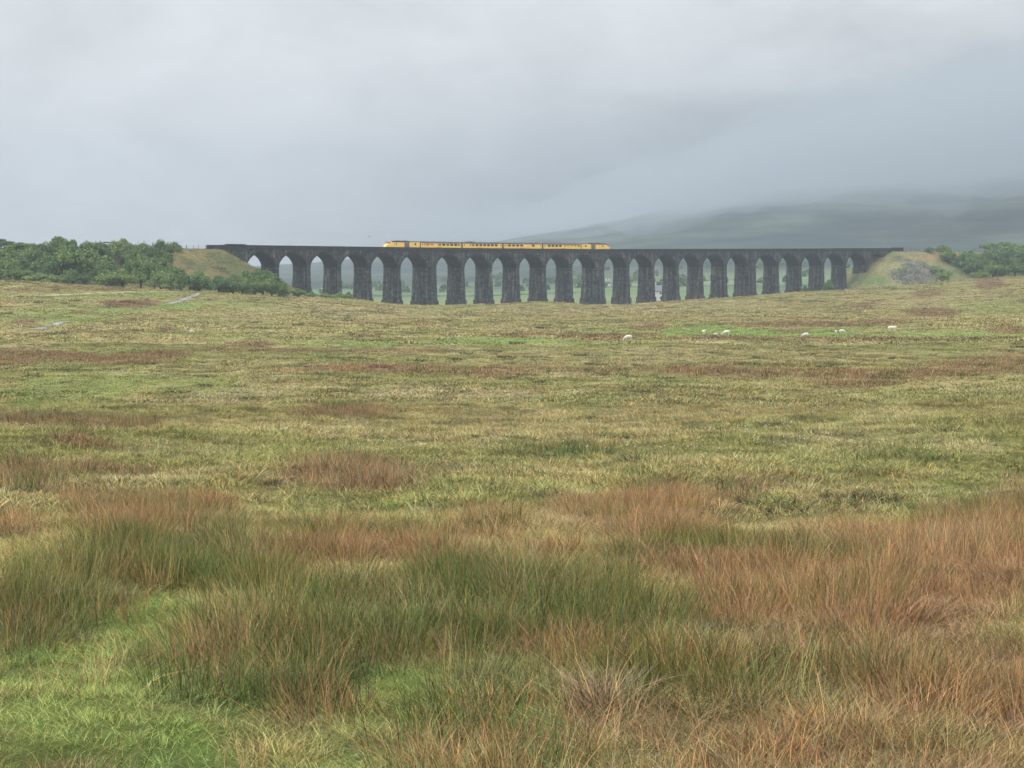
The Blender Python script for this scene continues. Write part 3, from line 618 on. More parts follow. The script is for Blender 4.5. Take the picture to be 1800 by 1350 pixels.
for (xp, yp, pose, rz, k, lb) in [
    (1104, 599, 'graze', math.pi+.2, 1.18, 'fat white sheep grazing alone beside the brown rush strip, leftmost of the flock'),
    (1238, 588.5, 'up', -1.2, 1.0, 'white sheep seen nearly end-on, standing left of the small lamb'),
    (1258, 591, 'level', math.pi, .62, 'small white lamb between two adult sheep'),
    (1277, 590.5, 'graze', math.pi+.1, 1.12, 'white sheep grazing head left, just right of the small lamb'),
    (1416, 594, 'graze', math.pi-.2, 1.0, 'white sheep grazing lowest on the strip, midway along the flock'),
    (1470, 587, 'level', 1.3, .75, 'small rounded white sheep close behind a grazing one'),
    (1481, 587, 'graze', .1, 1.0, 'white sheep grazing head right, next to the small rounded one'),
    (1568, 583, 'level', 0, 1.25, 'large white sheep standing side-on, rightmost of the flock')]:
    sheep(xp, yp, y_depth(xp, yp), pose, rz, k, lb)
sheep(337, 586, y_depth(337, 586), 'graze', .4, .7, 'lone white sheep far left, below the gravel track')

# ------------------------------------------------------------------ gravel tracks on the left
M_gravel = mat('pale_gravel', (.20, .21, .21), .95, noise=((1.2, 1.2, 1.2), (.28, .28, .26), 5), spec=.1)
M_grassy = mat('worn_pale_turf', (.26, .27, .13), .95, noise=((.5, .5, .5), (.33, .30, .17), 5), spec=.1)
def path(name, pts, w, m, label=None):
    P3 = []
    for i in range(len(pts)-1):
        for k in range(10):
            f = k/10; P3.append((pts[i][0]*(1-f)+pts[i+1][0]*f, pts[i][1]*(1-f)+pts[i+1][1]*f))
    P3.append(pts[-1]); W3 = []
    for (xp, yp) in P3:
        Yd = y_depth(xp, yp, 200, 700); W3.append(((xp-900)/F*Yd, Yd))
    W3 = np.array(W3); k = np.ones(7)/7
    W3 = np.stack([np.convolve(np.pad(W3[:, i], 3, 'edge'), k, 'valid') for i in (0, 1)], 1)
    b = MB(); rows = []; cols = 5
    for i in range(len(W3)):
        d = W3[min(i+1, len(W3)-1)]-W3[max(i-1, 0)]; d = d/np.linalg.norm(d); n = np.array([-d[1], d[0]]); r = []
        ww = w*(.8+.4*_P[i & 255, 3])
        for c in range(cols):
            q = W3[i]+n*ww*(c/(cols-1)-.5); r.append((q[0], q[1], Zg(q[0], q[1])+.10-.06*abs(c/(cols-1)-.5)*2))
        rows.append(r)
    for i in range(len(rows)-1):
        for c in range(cols-1): b.quad(rows[i][c], rows[i+1][c], rows[i+1][c+1], rows[i][c+1])
    o = b.build(name, m); tag(o, kind='structure'); return o
path('gravel_path', [(58, 580), (72, 577), (88, 573), (108, 567), (118, 565)], 1.5, M_gravel)
path('gravel_path', [(296, 535), (312, 530.5), (326, 526), (340, 519.5), (352, 515.5)], 1.8, M_gravel)
path('turf_path', [(0, 521.5), (60, 520), (120, 518), (200, 514.5), (270, 512.5), (320, 512.5), (352, 514.5)], 2.0, M_grassy)

# ------------------------------------------------------------------ trees and bushes
def leaf_material(name, c1, c2):
    m = bpy.data.materials.new(name); m.use_nodes = True; N = m.node_tree.nodes; L = m.node_tree.links
    b = N['Principled BSDF']; b.inputs['Roughness'].default_value = .7; b.inputs['Specular IOR Level'].default_value = .1
    at = N.new('ShaderNodeAttribute'); at.attribute_name = 'leaf'
    x = N.new('ShaderNodeMix'); x.data_type = 'RGBA'; L.new(at.outputs['Fac'], x.inputs['Factor']); x.inputs['A'].default_value = (*c1, 1); x.inputs['B'].default_value = (*c2, 1)
    L.new(x.outputs['Result'], b.inputs['Base Color']); return m
M_leafA = leaf_material('leaves_mid_green', (.034, .070, .022), (.19, .275, .07))
M_leafB = leaf_material('leaves_dark_green', (.024, .052, .020), (.14, .215, .06))
M_leafC = leaf_material('leaves_pale_green', (.07, .12, .036), (.22, .29, .085))
M_bark = mat('bark', (.10, .085, .065), .9, noise=((4, 4, 1), (.05, .042, .035), 4))
def crown_mesh(seed, bushy, n=9100):
    """unit crown: half width 1, height 1 from the ground; leaf faces grouped in clumps over lobes"""
    g = np.random.default_rng(seed); lob = []
    k = 15 if bushy else 18
    for i in range(k):
        if bushy: a = g.uniform(0, 2*math.pi); r = g.uniform(.1, .72); z = g.uniform(.18, .74)*(1-.45*r); rad = g.uniform(.2, .32)
        else: a = g.uniform(0, 2*math.pi); r = g.uniform(.0, .66)**.8; z = g.uniform(.22, .80)*(1-.2*r); rad = g.uniform(.20, .31)
        lob.append((r*math.cos(a), r*math.sin(a), z, rad))
    lob.append((0, 0, .78, .22)); lob.append((0, 0, .45, .42)); lob = np.array(lob)
    w = lob[:, 3]**2; w /= w.sum(); li = g.choice(len(lob), n//7, p=w)
    d = g.normal(size=(len(li), 3)); d[:, 2] = abs(d[:, 2])*.8+d[:, 2]*.35; d /= np.linalg.norm(d, axis=1)[:, None]
    cc = lob[li, :3]+d*(lob[li, 3]*g.uniform(.72, 1.08, len(li)))[:, None]*np.array((1, 1, .82))
    bri = g.uniform(0, 1, len(li))  # clump tone: wide spread painted in for sunlit and self-shadowed foliage
    C = np.repeat(cc, 7, 0)+g.normal(size=(len(li)*7, 3))*.035; Dn = np.repeat(d, 7, 0)+g.normal(size=(len(li)*7, 3))*.55
    Dn /= np.linalg.norm(Dn, axis=1)[:, None]; Bq = np.clip(np.repeat(bri, 7)*.75+g.uniform(0, .25, len(C)), 0, 1)
    t = np.cross(Dn, g.normal(size=Dn.shape)); t /= np.linalg.norm(t, axis=1)[:, None]; bi = np.cross(Dn, t)
    s_ = g.uniform(.028, .05, len(C))[:, None]
    V = np.stack([C-t*s_, C-bi*s_*.6, C+t*s_, C+bi*s_*.6], 1).reshape(-1, 3); V[:, 2] = np.maximum(V[:, 2], .01)
    me = mesh_np('crown', V, np.arange(len(V)).reshape(-1, 4))
    at = me.attributes.new('leaf', 'FLOAT', 'FACE'); at.data.foreach_set('value', Bq.astype(np.float32)); return me
def trunk_mesh(seed, bushy):
    g = random.Random(seed); b = MB(); h = .5
    stems = 5 if bushy else 1
    for i in range(stems):
        a = g.uniform(0, 6.28); sp = .12 if bushy else 0
        x0, y0 = sp*math.cos(a)*.4, sp*math.sin(a)*.4; r = .025 if bushy else .04
        p1 = (x0+g.uniform(-.03, .03), y0+g.uniform(-.03, .03), .22); b.tube((x0, y0, -.05), p1, r*1.3, r, 8)
        for k in range(5):
            a2 = a+k*1.26+g.uniform(-.3, .3); q = (p1[0]+.25*math.cos(a2), p1[1]+.25*math.sin(a2), g.uniform(.42, .6)); b.tube(p1, q, r*.7, r*.35, 6)
            q2 = (q[0]+.2*math.cos(a2+.4), q[1]+.2*math.sin(a2+.4), q[2]+g.uniform(.08, .2)); b.tube(q, q2, r*.35, r*.12, 5)
    me = bpy.data.meshes.new('trunk'); me.from_pydata(b.v, [], b.f); me.materials.append(M_bark); return me
CR = {}
for nm, M_ in (('A', M_leafA), ('B', M_leafB), ('C', M_leafC)):
    for v in range(3):
        for bu in (0, 1):
            me = crown_mesh(100+v*7+bu*3+ord(nm), bu); me.materials.append(M_); CR[nm, v, bu] = me
TRK = {(v, bu): trunk_mesh(30+v+bu*9, bu) for v in range(3) for bu in (0, 1)}
def tree(xp, top, hw, Yd, kind, bu, label, group, ground=None):
    x = (xp-900)/F*Yd; z = Zg(x, Yd) if ground is None else ground; H = (YH-top)/F*Yd-z; Wd = hw/F*Yd
    if H < 1.0: H = 1.0
    v = int(abs(xp*7+top)) % 3
    o = empty('bush' if bu else 'tree', (x, Yd, z-.1), (xp*1.7) % 6.28); o.scale = (Wd*1.5, Wd*1.5, H*1.14)
    tag(o, label, 'bush' if bu else 'tree', group)
    c = bpy.data.objects.new('crown', CR[kind, v, bu]); COL.objects.link(c); c.parent = o
    t = bpy.data.objects.new('stems' if bu else 'trunk', TRK[v, bu]); COL.objects.link(t); t.parent = o
GL = 'trees and bushes below the left embankment'
LT_ = [
 (4, 421, 22, 752, 'B', 0, 'dark tree at the left edge of the photo, its top above the bank line'),
 (38, 427, 24, 748, 'A', 0, 'second tree from the left edge, its top level with the bank'),
 (72, 432, 22, 745, 'B', 0, 'dark tree just left of the tallest one on the left bank'),
 (104, 420, 24, 750, 'A', 0, 'tallest round-topped tree of the left wood, standing above the bank line'),
 (128, 433, 18, 752, 'B', 0, 'dark tree tucked against the right side of the tallest left tree'),
 (155, 428, 22, 758, 'A', 0, 'tree with a pointed top right of the tallest left tree'),
 (182, 430, 22, 762, 'B', 0, 'dark tree next to the bare gap in the left wood'),
 (218, 423.5, 19, 772, 'C', 0, 'small pale tree standing alone on top of the left bank'),
 (250, 431, 20, 775, 'B', 0, 'dark tree just right of the small pale one on the bank'),
 (282, 427.5, 28, 772, 'B', 0, 'broad dark tree at the right end of the high wood, beside the tawny slope'),
 (18, 438, 26, 735, 'A', 0, 'tree below the left pair, half hidden behind the low left-edge tree'),
 (52, 440, 26, 736, 'A', 0, 'tree in the middle of the left wood top row, below the bank line'),
 (128, 440, 22, 738, 'A', 0, 'tree between the tallest tree and the large domed one'),
 (204, 440, 17, 778, 'B', 0, 'dark tree on the bank just under the small pale one'),
 (234, 438, 20, 770, 'A', 0, 'tree right of the bare gap, against the broad dark trees'),
 (10, 455, 32, 715, 'A', 0, 'rounded mid-green tree low at the left edge'),
 (60, 446, 36, 722, 'B', 0, 'dark middle-row tree below the second tree from the left'),
 (100, 452, 30, 712, 'B', 0, 'dark middle-row tree in front of the tallest tree'),
 (150, 443, 40, 712, 'A', 0, 'large domed tree in the middle of the left wood, left of the gap'),
 (180, 462, 22, 706, 'B', 0, 'shadowy tree at the right foot of the large domed one'),
 (26, 470, 24, 698, 'A', 1, 'grey-green rounded bush low at the left edge'),
 (68, 481, 26, 690, 'C', 1, 'low pale bush at the foot of the left wood'),
 (95, 484, 14, 688, 'C', 1, 'lowest pale bush ending in a point left of the dark hollow'),
 (130, 476, 22, 694, 'B', 1, 'dark bush in the hollow under the large domed tree'),
 (188, 477, 26, 690, 'C', 1, 'broad pale domed bush in front of the bare gap'),
 (216, 475, 24, 694, 'C', 1, 'pale bush joined to the right of the broad domed bush'),
 (248, 451, 26, 718, 'A', 0, 'bright-topped tree below the broad dark tree'),
 (272, 461, 24, 712, 'A', 0, 'dense green tree right of the bright-topped one'),
 (300, 466, 18, 722, 'C', 1, 'pale bush peeping over at the foot of the tawny slope'),
 (284, 479, 24, 700, 'C', 1, 'pale front bush at the left end of the low hedge under the bank'),
 (318, 475, 26, 708, 'A', 1, 'green bush in the low hedge, below the tawny slope'),
 (350, 479, 22, 714, 'A', 1, 'green bush between the tawny slope and the open moor'),
 (385, 487, 24, 722, 'B', 1, 'darker low bush midway along the hedge'),
 (410, 486, 20, 730, 'A', 1, 'low bush just left of the dense group by the first arch'),
 (430, 480, 22, 742, 'A', 1, 'bush under the lower end of the tawny slope'),
 (462, 477.5, 28, 742, 'B', 0, 'dense dark tree in front of the first arch'),
 (478, 488, 18, 738, 'A', 1, 'bush at the right end of the dense group by the first arch'),
 (447, 490, 24, 734, 'A', 1, 'round bush in front of the dense dark tree by the first arch'),
 (501, 505, 12, 742, 'C', 1, 'small pale bush at the foot of the second pier'),
 (524, 508, 12, 748, 'A', 1, 'small bush under the second arch')]
for t_ in LT_: tree(*t_, GL)
GR_ = 'trees and bushes on the right embankment'
RT_ = [
 (1655.1, 431.5, 13, 1190, 'A', 1, 'small bush showing over the top of the right bank'),
 (1632, 435, 9, 1185, 'B', 1, 'tiny bush on the skyline of the right bank'),
 (1665, 439, 17, 1150, 'A', 1, 'round bush high on the tawny slope of the right bank'),
 (1705, 444, 20, 1160, 'A', 0, 'left upper tree of the right-hand wood'),
 (1712, 453, 20, 1140, 'B', 0, 'dark tree low at the left of the right-hand wood'),
 (1734, 447, 14, 1150, 'B', 0, 'narrow dark tree between the two big ones of the right-hand wood'),
 (1764, 428, 32, 1185, 'A', 0, 'broad tree on the skyline near the right edge'),
 (1760, 437, 26, 1150, 'B', 0, 'big round tree in the middle of the right-hand wood'),
 (1796, 432, 20, 1170, 'A', 0, 'tree on the right edge of the photo, highest of the edge trees'),
 (1790, 441, 22, 1145, 'B', 0, 'dark tree at the right edge, below the highest one'),
 (1745, 461, 19, 1090, 'A', 1, 'round grey-green bush at the front of the right-hand wood'),
 (1722, 476, 14, 1070, 'C', 1, 'low pale bush at the front left foot of the right-hand wood'),
 (1783, 461, 18, 1090, 'B', 1, 'dark round bush close to the right edge'),
 (1803, 456, 12, 1100, 'A', 1, 'bush cut by the right edge of the photo'),
 (1655, 474, 17, 1085, 'C', 1, 'pale scrubby bush right of the grey bare slope'),
 (1640, 468, 10, 1100, 'C', 1, 'small scrubby bush at the top corner of the grey bare slope')]
_bot = {1655.1: 442, 1632: 442, 1665: 462, 1705: 478, 1712: 485, 1734: 470, 1764: 455, 1760: 475, 1796: 452, 1790: 470, 1745: 488, 1722: 491, 1783: 486, 1803: 482, 1655: 497, 1640: 480}
for t_ in RT_:
    t_ = list(t_); t_[3] = min(y_depth(t_[0], _bot[t_[0]], 990, 1300), 1230); tree(*t_, GR_)
GV = 'small bushes at the foot of the viaduct'
for t_ in [(548, 513, 11, 792, 'C', 1, 'low scrub left of the third arch opening foot'), (572, 515, 13, 796, 'A', 1, 'low scrub between the second and third arches'), (598, 515, 15, 806, 'C', 1, 'low scrub in front of the third pier'), (613, 514, 9, 812, 'A', 1, 'small bush in the fourth arch opening'),
 (1457, 493, 9, 1010, 'B', 1, 'dark bush beside a pier near the right end of the viaduct'), (1415, 502, 5, 1005, 'B', 1, 'small dark bush in an arch opening left of the last dark bush')]:
    tree(*t_, GV)

# far wood on the valley floor, seen hazily through the arches
def scree():
    g = np.random.default_rng(21); V = []; Fq = []; k = 0
    while k < 650:
        xp = g.uniform(1560, 1668); yp = g.uniform(458, 506)
        if ((xp-1612)/48)**2+((yp-484)/23)**2 > g.uniform(.5, 1.1): continue
        Yd = y_depth(xp, yp, 960, 1250); x = (xp-900)/F*Yd+g.normal()*.4; z = Zg(x, Yd); r = g.uniform(.13, .38)*(1.8 if g.random() < .06 else 1)
        i = len(V)
        for (a, b, c) in ((-1, -1, -1), (1, -1, -1), (1, 1, -1), (-1, 1, -1), (-1, -1, 1), (1, -1, 1), (1, 1, 1), (-1, 1, 1)):
            V.append((x+a*r*g.uniform(.5, 1), Yd+b*r*g.uniform(.5, 1), z+c*r*g.uniform(.3, .8)))
        Fq += [(i, i+3, i+2, i+1), (i+4, i+5, i+6, i+7), (i, i+1, i+5, i+4), (i+1, i+2, i+6, i+5), (i+2, i+3, i+7, i+6), (i+3, i, i+4, i+7)]; k += 1
    me = mesh_np('scree', V, Fq); me.materials.append(mat('scree_rock', (.08, .082, .075), .95, noise=((1.1, 1.1, 1.1), (.14, .135, .12), 3), spec=.1))
    o = bpy.data.objects.new('scree', me); COL.objects.link(o); tag(o, 'loose grey scree on the bare face of the right bank', 'scree', kind='stuff')
scree()
def far_wood():
    g = np.random.default_rng(5); C = []; 
    pts = [(xp, Yd) for xp, Yd in zip(g.uniform(420, 1560, 300), g.uniform(1650, 2400, 300))]
    for xp, Yd in pts:
        x = (xp-900)/F*Yd
        if fbm(np.array([x]), np.array([Yd]), 110, 2)[0] < .52: continue
        z = Zg(x, Yd); r = g.uniform(2, 4); n = 130
        d = g.normal(size=(n, 3)); d[:, 2] = abs(d[:, 2]); d /= np.linalg.norm(d, axis=1)[:, None]
        C.append(np.array((x, Yd, z+r*.2))+d*np.array((r, r, r*1.35))*g.uniform(.6, 1.05, n)[:, None])
    C = np.concatenate(C); n = len(C); t = g.normal(size=(n, 3)); t /= np.linalg.norm(t, axis=1)[:, None]; u = np.cross(t, g.normal(size=(n, 3))); u /= np.linalg.norm(u, axis=1)[:, None]
    s_ = g.uniform(.7, 1.3, n)[:, None]; V = np.stack([C-t*s_, C-u*s_, C+t*s_, C+u*s_], 1).reshape(-1, 3)
    me = mesh_np('distant_wood', V, np.arange(len(V)).reshape(-1, 4)); me.materials.append(M_leafB)
    at = me.attributes.new('leaf', 'FLOAT', 'FACE'); at.data.foreach_set('value', g.uniform(0, 1, n).astype(np.float32))
    o = bpy.data.objects.new('distant_wood', me); COL.objects.link(o); tag(o, 'hazy dark wood on the valley floor behind the arches', 'wood', kind='stuff')
far_wood()
M_wall = mat('drystone', (.19, .20, .16), .95, noise=((.8, .8, .8), (.12, .13, .10), 4))
for (a, b_, lb) in [((430, 1500), (1050, 1480), 'long drystone wall crossing the near valley fields'), ((1040, 1650), (1560, 1520), 'drystone wall climbing right behind the right-hand arches'), ((700, 1900), (1300, 1820), 'drystone wall along the foot of the far hill')]:
    m_ = MB(); rings = []; p0 = None
    for k in range(61):
        f = k/60; xp = a[0]+(b_[0]-a[0])*f; Yd = a[1]+(b_[1]-a[1])*f+6*math.sin(f*17); x = (xp-900)/F*Yd; z = Zg(x, Yd); 
        if p0 is None: p0 = Vector((x, Yd, z))
        hh = 1.0+.15*math.sin(k*2.3); rings.append([Vector(q)-p0 for q in ((x, Yd-.5, z-1), (x, Yd+.5, z-1), (x, Yd+.3, z+hh), (x, Yd-.3, z+hh))])
    m_.loft(rings); o = m_.build('drystone_wall', M_wall); o.location = p0; tag(o, lb, 'wall')
# a pale farmhouse behind the arches
M_render = mat('pale_house_wall', (.62, .60, .56), .9, noise=((.7, .7, .7), (.52, .50, .46), 4)); M_slate = mat('slate_roof', (.16, .16, .17), .8, noise=((.5, .5, 3), (.11, .11, .12), 3))
def house(xp, Yd, L, D, H, rz, label, zoff=0):
    p = G(xp, Yd, zoff); e = empty('farmhouse', p, rz); tag(e, label, 'house')
    b = MB(); b.box(-L/2, L/2, -D/2, D/2, -1.5, H); b.v += [(-L/2, -D/2, H), (-L/2, D/2, H), (-L/2, 0, H+D*.38), (L/2, -D/2, H), (L/2, D/2, H), (L/2, 0, H+D*.38)]; n = len(b.v)
    b.f += [(n-6, n-4, n-5), (n-3, n-2, n-1)]; b.build('wall', M_render, e)
    b = MB(); o_ = .35
    for s in (-1, 1):
        b.hexa([(-L/2-o_, 0, H+D*.38+.02), (L/2+o_, 0, H+D*.38+.02), (L/2+o_, s*(D/2+.4), H-.28), (-L/2-o_, s*(D/2+.4), H-.28), (-L/2-o_, 0, H+D*.38+.25), (L/2+o_, 0, H+D*.38+.25), (L/2+o_, s*(D/2+.4), H-.05), (-L/2-o_, s*(D/2+.4), H-.05)])
    rf = b.build('roof', M_slate, e)
    for x in (-L/2+.6, L/2-.6):
        q = MB(); q.box(x-.4, x+.4, -.4, .4, H+D*.3, H+D*.38+1.3); q.build('chimney', M_render, rf)
    for x in (-L*.3, 0, L*.3):
        for z in (.9, 3.3):
            if z+1.1 > H: continue
            q = MB(); q.box(x-.45, x+.45, -D/2-.04, -D/2+.02, z, z+1.1); q.build('window', M_glass, e)
house(1157, 1210, 12, 7, 5.2, .3, 'small pale farmhouse seen through the arch right of the train', 0)
house(1068, 1750, 3.6, 3, 2.2, .1, 'tiny pale barn high in the valley, seen through the arch under the right engine', 1)

# ------------------------------------------------------------------ trackside things and birds
M_post = mat('weathered_post', (.09, .08, .075), .9); M_gal = mat('galvanised', (.30, .31, .32), .5, .5)
def bank_pt(xp, t=-5.0):
    ss = np.arange(-400, 880, .5); x, y, th = cl(ss); X_ = x-np.sin(th)*t; Y_ = y+np.cos(th)*t
    px = 900+F*X_/Y_; i = int(np.argmin(abs(px-xp)+(Y_ < 300)*1e6)); return Vector((float(X_[i]), float(Y_[i]), Zg(float(X_[i]), float(Y_[i])))), float(th[i])
def fence(x0, x1, n, label, h=1.25):
    p0, _ = bank_pt((x0+x1)/2); e = empty('post_and_wire_fence', p0); tag(e, label, 'fence'); prev = None
    wires = MB()
    for k in range(n):
        p, _ = bank_pt(x0+(x1-x0)*k/(n-1)); p = p-p0; b = MB(); b.box(p.x-.07, p.x+.07, p.y-.07, p.y+.07, p.z-.4, p.z+h); b.build('post', M_post, e)
        if prev is not None:
            for z in (.4, .8, h-.1): wires.tube(prev+Vector((0, 0, z)), p+Vector((0, 0, z)), .02, .02, 4)
        prev = p
    wires.build('wire', M_gal, e)
fence(4, 362, 34, 'post and wire fence along the top of the left bank')
fence(1600, 1790, 26, 'post and wire fence along the top of the right bank')
for (xp, top, lb) in [(244, 423, 'thin upright pole on the left bank, left one of a close pair'), (255, 422, 'thin upright pole on the left bank, right one of a close pair'), (314, 426.5, 'thin pole on the bank above the tawny slope'), (301, 429.5, 'short marker post left of the thin pole above the tawny slope'), (328, 430.5, 'short marker post right of the thin pole above the tawny slope'), (61, 425.5, 'short pole on the bank between the leftmost trees'), (1710, 434, 'short pole on the top of the right bank')]:
    p, th = bank_pt(xp, -3.6); H = (YH-top)/F*p.y-p.z; e = empty('pole', p); tag(e, lb, 'pole')
    b = MB(); b.tube((0, 0, -.5), (0, 0, H), .09, .06, 8); b.build('shaft', M_post, e)
    b = MB(); b.tube((0, 0, H-.05), (0, 0, H+.06), .11, .05, 8); b.build('cap', M_gal, e)
for (xp, top, lb) in [(187, 425, 'lineside notice board on two legs, left one of a pair on the bank'), (196, 425.5, 'lineside notice board on two legs, right one of a pair on the bank')]:
    p, th = bank_pt(xp, -3.6); H = (YH-top)/F*p.y-p.z; e = empty('lineside_board', p, 0); tag(e, lb, 'sign')
    for x in (-.6, .6): b = MB(); b.tube((x, 0, -.5), (x, 0, H), .05, .05, 6); b.build('leg', M_post, e)
    b = MB(); b.box(-.8, .8, -.08, -.05, H-.45, H); b.build('board', M_post, e)
M_bird = mat('dark_feathers', (.03, .03, .035), .8)
def bird(xp, yp, Yd, span, rz, lb):
    b = MB(); w = span/2
    b.loft([[(x, r*math.cos(t), z+r*math.sin(t)) for t in [k*math.pi/4 for k in range(8)]] for (x, r, z) in ((-.28*span, .01, 0), (-.15*span, .05*span, 0), (.05*span, .07*span, 0), (.2*span, .045*span, .01), (.26*span, .03*span, .02), (.33*span, .004, .01))])
    for s in (-1, 1):
        b.loft([[(.08*span, s*.04, .02), (-.12*span, s*.04, .01), (-.12*span, s*.04, -.005), (.08*span, s*.04, 0)], [(.10*span, s*w*.5, .18*span), (-.08*span, s*w*.5, .17*span), (-.08*span, s*w*.5, .16*span), (.10*span, s*w*.5, .165*span)], [(-.04*span, s*w, .12*span), (-.10*span, s*w, .11*span), (-.10*span, s*w, .105*span), (-.04*span, s*w, .112*span)]])
    o = b.build('bird', M_bird); o.location = ((xp-900)/F*Yd, Yd, (YH-yp)/F*Yd); o.rotation_euler = (0, 0, rz); tag(o, lb, 'bird')
bird(649, 416, 520, .75, .6, 'small dark bird flying just left of the train'); bird(248, 401, 560, .5, 2.0, 'tiny dark bird high over the left wood')

# ------------------------------------------------------------------ grass and rushes (uncountable: one object each, instanced tufts)
def blade_material(name, c_lo, c_hi, tint):
    m = bpy.data.materials.new(name); m.use_nodes = True; N = m.node_tree.nodes; L = m.node_tree.links
    b = N['Principled BSDF']; b.inputs['Roughness'].default_value = .7; b.inputs['Specular IOR Level'].default_value = .06
    at = N.new('ShaderNodeAttribute'); at.attribute_name = 'blade'
    ti = N.new('ShaderNodeAttribute'); ti.attribute_name = 'tint'; ti.attribute_type = 'INSTANCER'
    x = N.new('ShaderNodeMix'); x.data_type = 'RGBA'; x.blend_type = 'MULTIPLY'; x.inputs['Factor'].default_value = 1
    L.new(at.outputs['Color'], x.inputs['A']); L.new(ti.outputs['Color'], x.inputs['B'])
    L.new(x.outputs['Result'], b.inputs['Base Color'])
    return m
M_blade = blade_material('blades', 0, 0, 0)
def tuft_mesh(seed, n, h, base_r, lean, width, droop, seg=3, dead=.2, hv=.55, wind=.05):
    """n curved tapering blades; per-blade colour multiplier in 'blade'"""
    g = np.random.default_rng(seed); a = g.uniform(0, 2*math.pi, n); r = base_r*np.sqrt(g.uniform(0, 1, n))
    bx, by = r*np.cos(a), r*np.sin(a); H = h*(1-hv*g.uniform(0, 1, n)); la = a+g.normal(size=n)*.7; ln = lean*g.uniform(.1, 1, n)+.02
    dx, dy = np.cos(la)*ln+wind*g.uniform(.4, 1, n), np.sin(la)*ln; dr = droop*g.uniform(0, 1, n)**2
    fa = g.uniform(0, math.pi, n); wx, wy = np.cos(fa), np.sin(fa); Vs = []
    for k in range(seg+1):
        f = k/seg; u = f+dr*f**3*.5; px = bx+dx*H*(f+.7*f*f+dr*2*f**3); py = by+dy*H*(f+.7*f*f+dr*2*f**3); pz = H*(f-.12*f*f-dr*.75*f**3)-.03
        w = width*.5*(1-f**1.6)+width*.04
        Vs.append(np.stack([px-wx*w, py-wy*w, pz], -1)); Vs.append(np.stack([px+wx*w, py+wy*w, pz], -1))
    V = np.stack(Vs, 1).reshape(-1, 3); st = 2*(seg+1); o = (np.arange(n)*st)[:, None]; Fq = []
    for k in range(seg): Fq.append(np.concatenate([o+2*k, o+2*k+1, o+2*k+3, o+2*k+2], 1))
    me = mesh_np('tuft', V, np.concatenate(Fq))
    hu = g.normal(size=n); c = (g.uniform(.18, 1.0, n)**1.3*1.75+.05)[:, None]*np.clip(np.stack([1+.14*hu, 1-.02*hu, 1-.08*hu], 1), .3, 1.8); dd = g.random(n) < dead; c[dd] = np.array((1.75, 1.5, 1.35))*g.uniform(.7, 1.2, dd.sum())[:, None]
    cc = np.concatenate([np.repeat(c, st, 0), np.ones((n*st, 1))], 1).astype(np.float32)
    at = me.attributes.new('blade', 'FLOAT_COLOR', 'POINT'); at.data.foreach_set('color', cc.ravel()); me.materials.append(M_blade); return me
def variants(name, specs):
    c = bpy.data.collections.new(name)
    for i, k in enumerate(specs):
        o = bpy.data.objects.new('%s_%02d' % (name, i), tuft_mesh(**k)); c.objects.link(o)
    return c
def scatter(name, label, cat, coll, pos, rot, scl, var, tint):
    n = len(pos); me = bpy.data.meshes.new(name); me.vertices.add(n); me.vertices.foreach_set('co', pos.astype(np.float32).ravel())
    for nm, ty, dat, key in (('rot', 'FLOAT_VECTOR', rot, 'vector'), ('scl', 'FLOAT_VECTOR', scl, 'vector'), ('tint', 'FLOAT_COLOR', np.concatenate([tint, np.ones((n, 1))], 1), 'color')):
        at = me.attributes.new(nm, ty, 'POINT'); at.data.foreach_set(key, dat.astype(np.float32).ravel())
    at = me.attributes.new('variant', 'INT', 'POINT'); at.data.foreach_set('value', var.astype(np.int32))
    o = bpy.data.objects.new(name, me); COL.objects.link(o)
    ng = bpy.data.node_groups.new(name, 'GeometryNodeTree'); ng.interface.new_socket('Geometry', in_out='INPUT', socket_type='NodeSocketGeometry'); ng.interface.new_socket('Geometry', in_out='OUTPUT', socket_type='NodeSocketGeometry')
    N = ng.nodes; L = ng.links; gi = N.new('NodeGroupInput'); go = N.new('NodeGroupOutput'); ip = N.new('GeometryNodeInstanceOnPoints'); ci = N.new('GeometryNodeCollectionInfo')
    ci.inputs['Collection'].default_value = coll; ci.inputs['Separate Children'].default_value = True; ci.inputs['Reset Children'].default_value = True
    mp = N.new('GeometryNodeMeshToPoints'); L.new(gi.outputs[0], mp.inputs[0]); L.new(mp.outputs[0], ip.inputs['Points']); L.new(ci.outputs[0], ip.inputs['Instance']); ip.inputs['Pick Instance'].default_value = True
    def na(nm, ty):
        q = N.new('GeometryNodeInputNamedAttribute'); q.data_type = ty; q.inputs[0].default_value = nm; return q.outputs['Attribute']
    L.new(na('variant', 'INT'), ip.inputs['Instance Index'])
    er = N.new('FunctionNodeEulerToRotation'); L.new(na('rot', 'FLOAT_VECTOR'), er.inputs[0]); L.new(er.outputs[0], ip.inputs['Rotation']); L.new(na('scl', 'FLOAT_VECTOR'), ip.inputs['Scale'])
    L.new(ip.outputs[0], go.inputs[0]); md = o.modifiers.new('scatter', 'NODES'); md.node_group = ng
    tag(o, label, cat, kind='stuff'); return o
def area_points(y0, y1, dens, g, half=.262, x0=1.6):
    A = half*(y1*y1-y0*y0)+2*x0*(y1-y0); n = int(A*dens); y = np.sqrt(g.uniform(y0*y0, y1*y1, n)); x = g.uniform(-1, 1, n)*(half*y+x0); return x, y
g = np.random.default_rng(11)
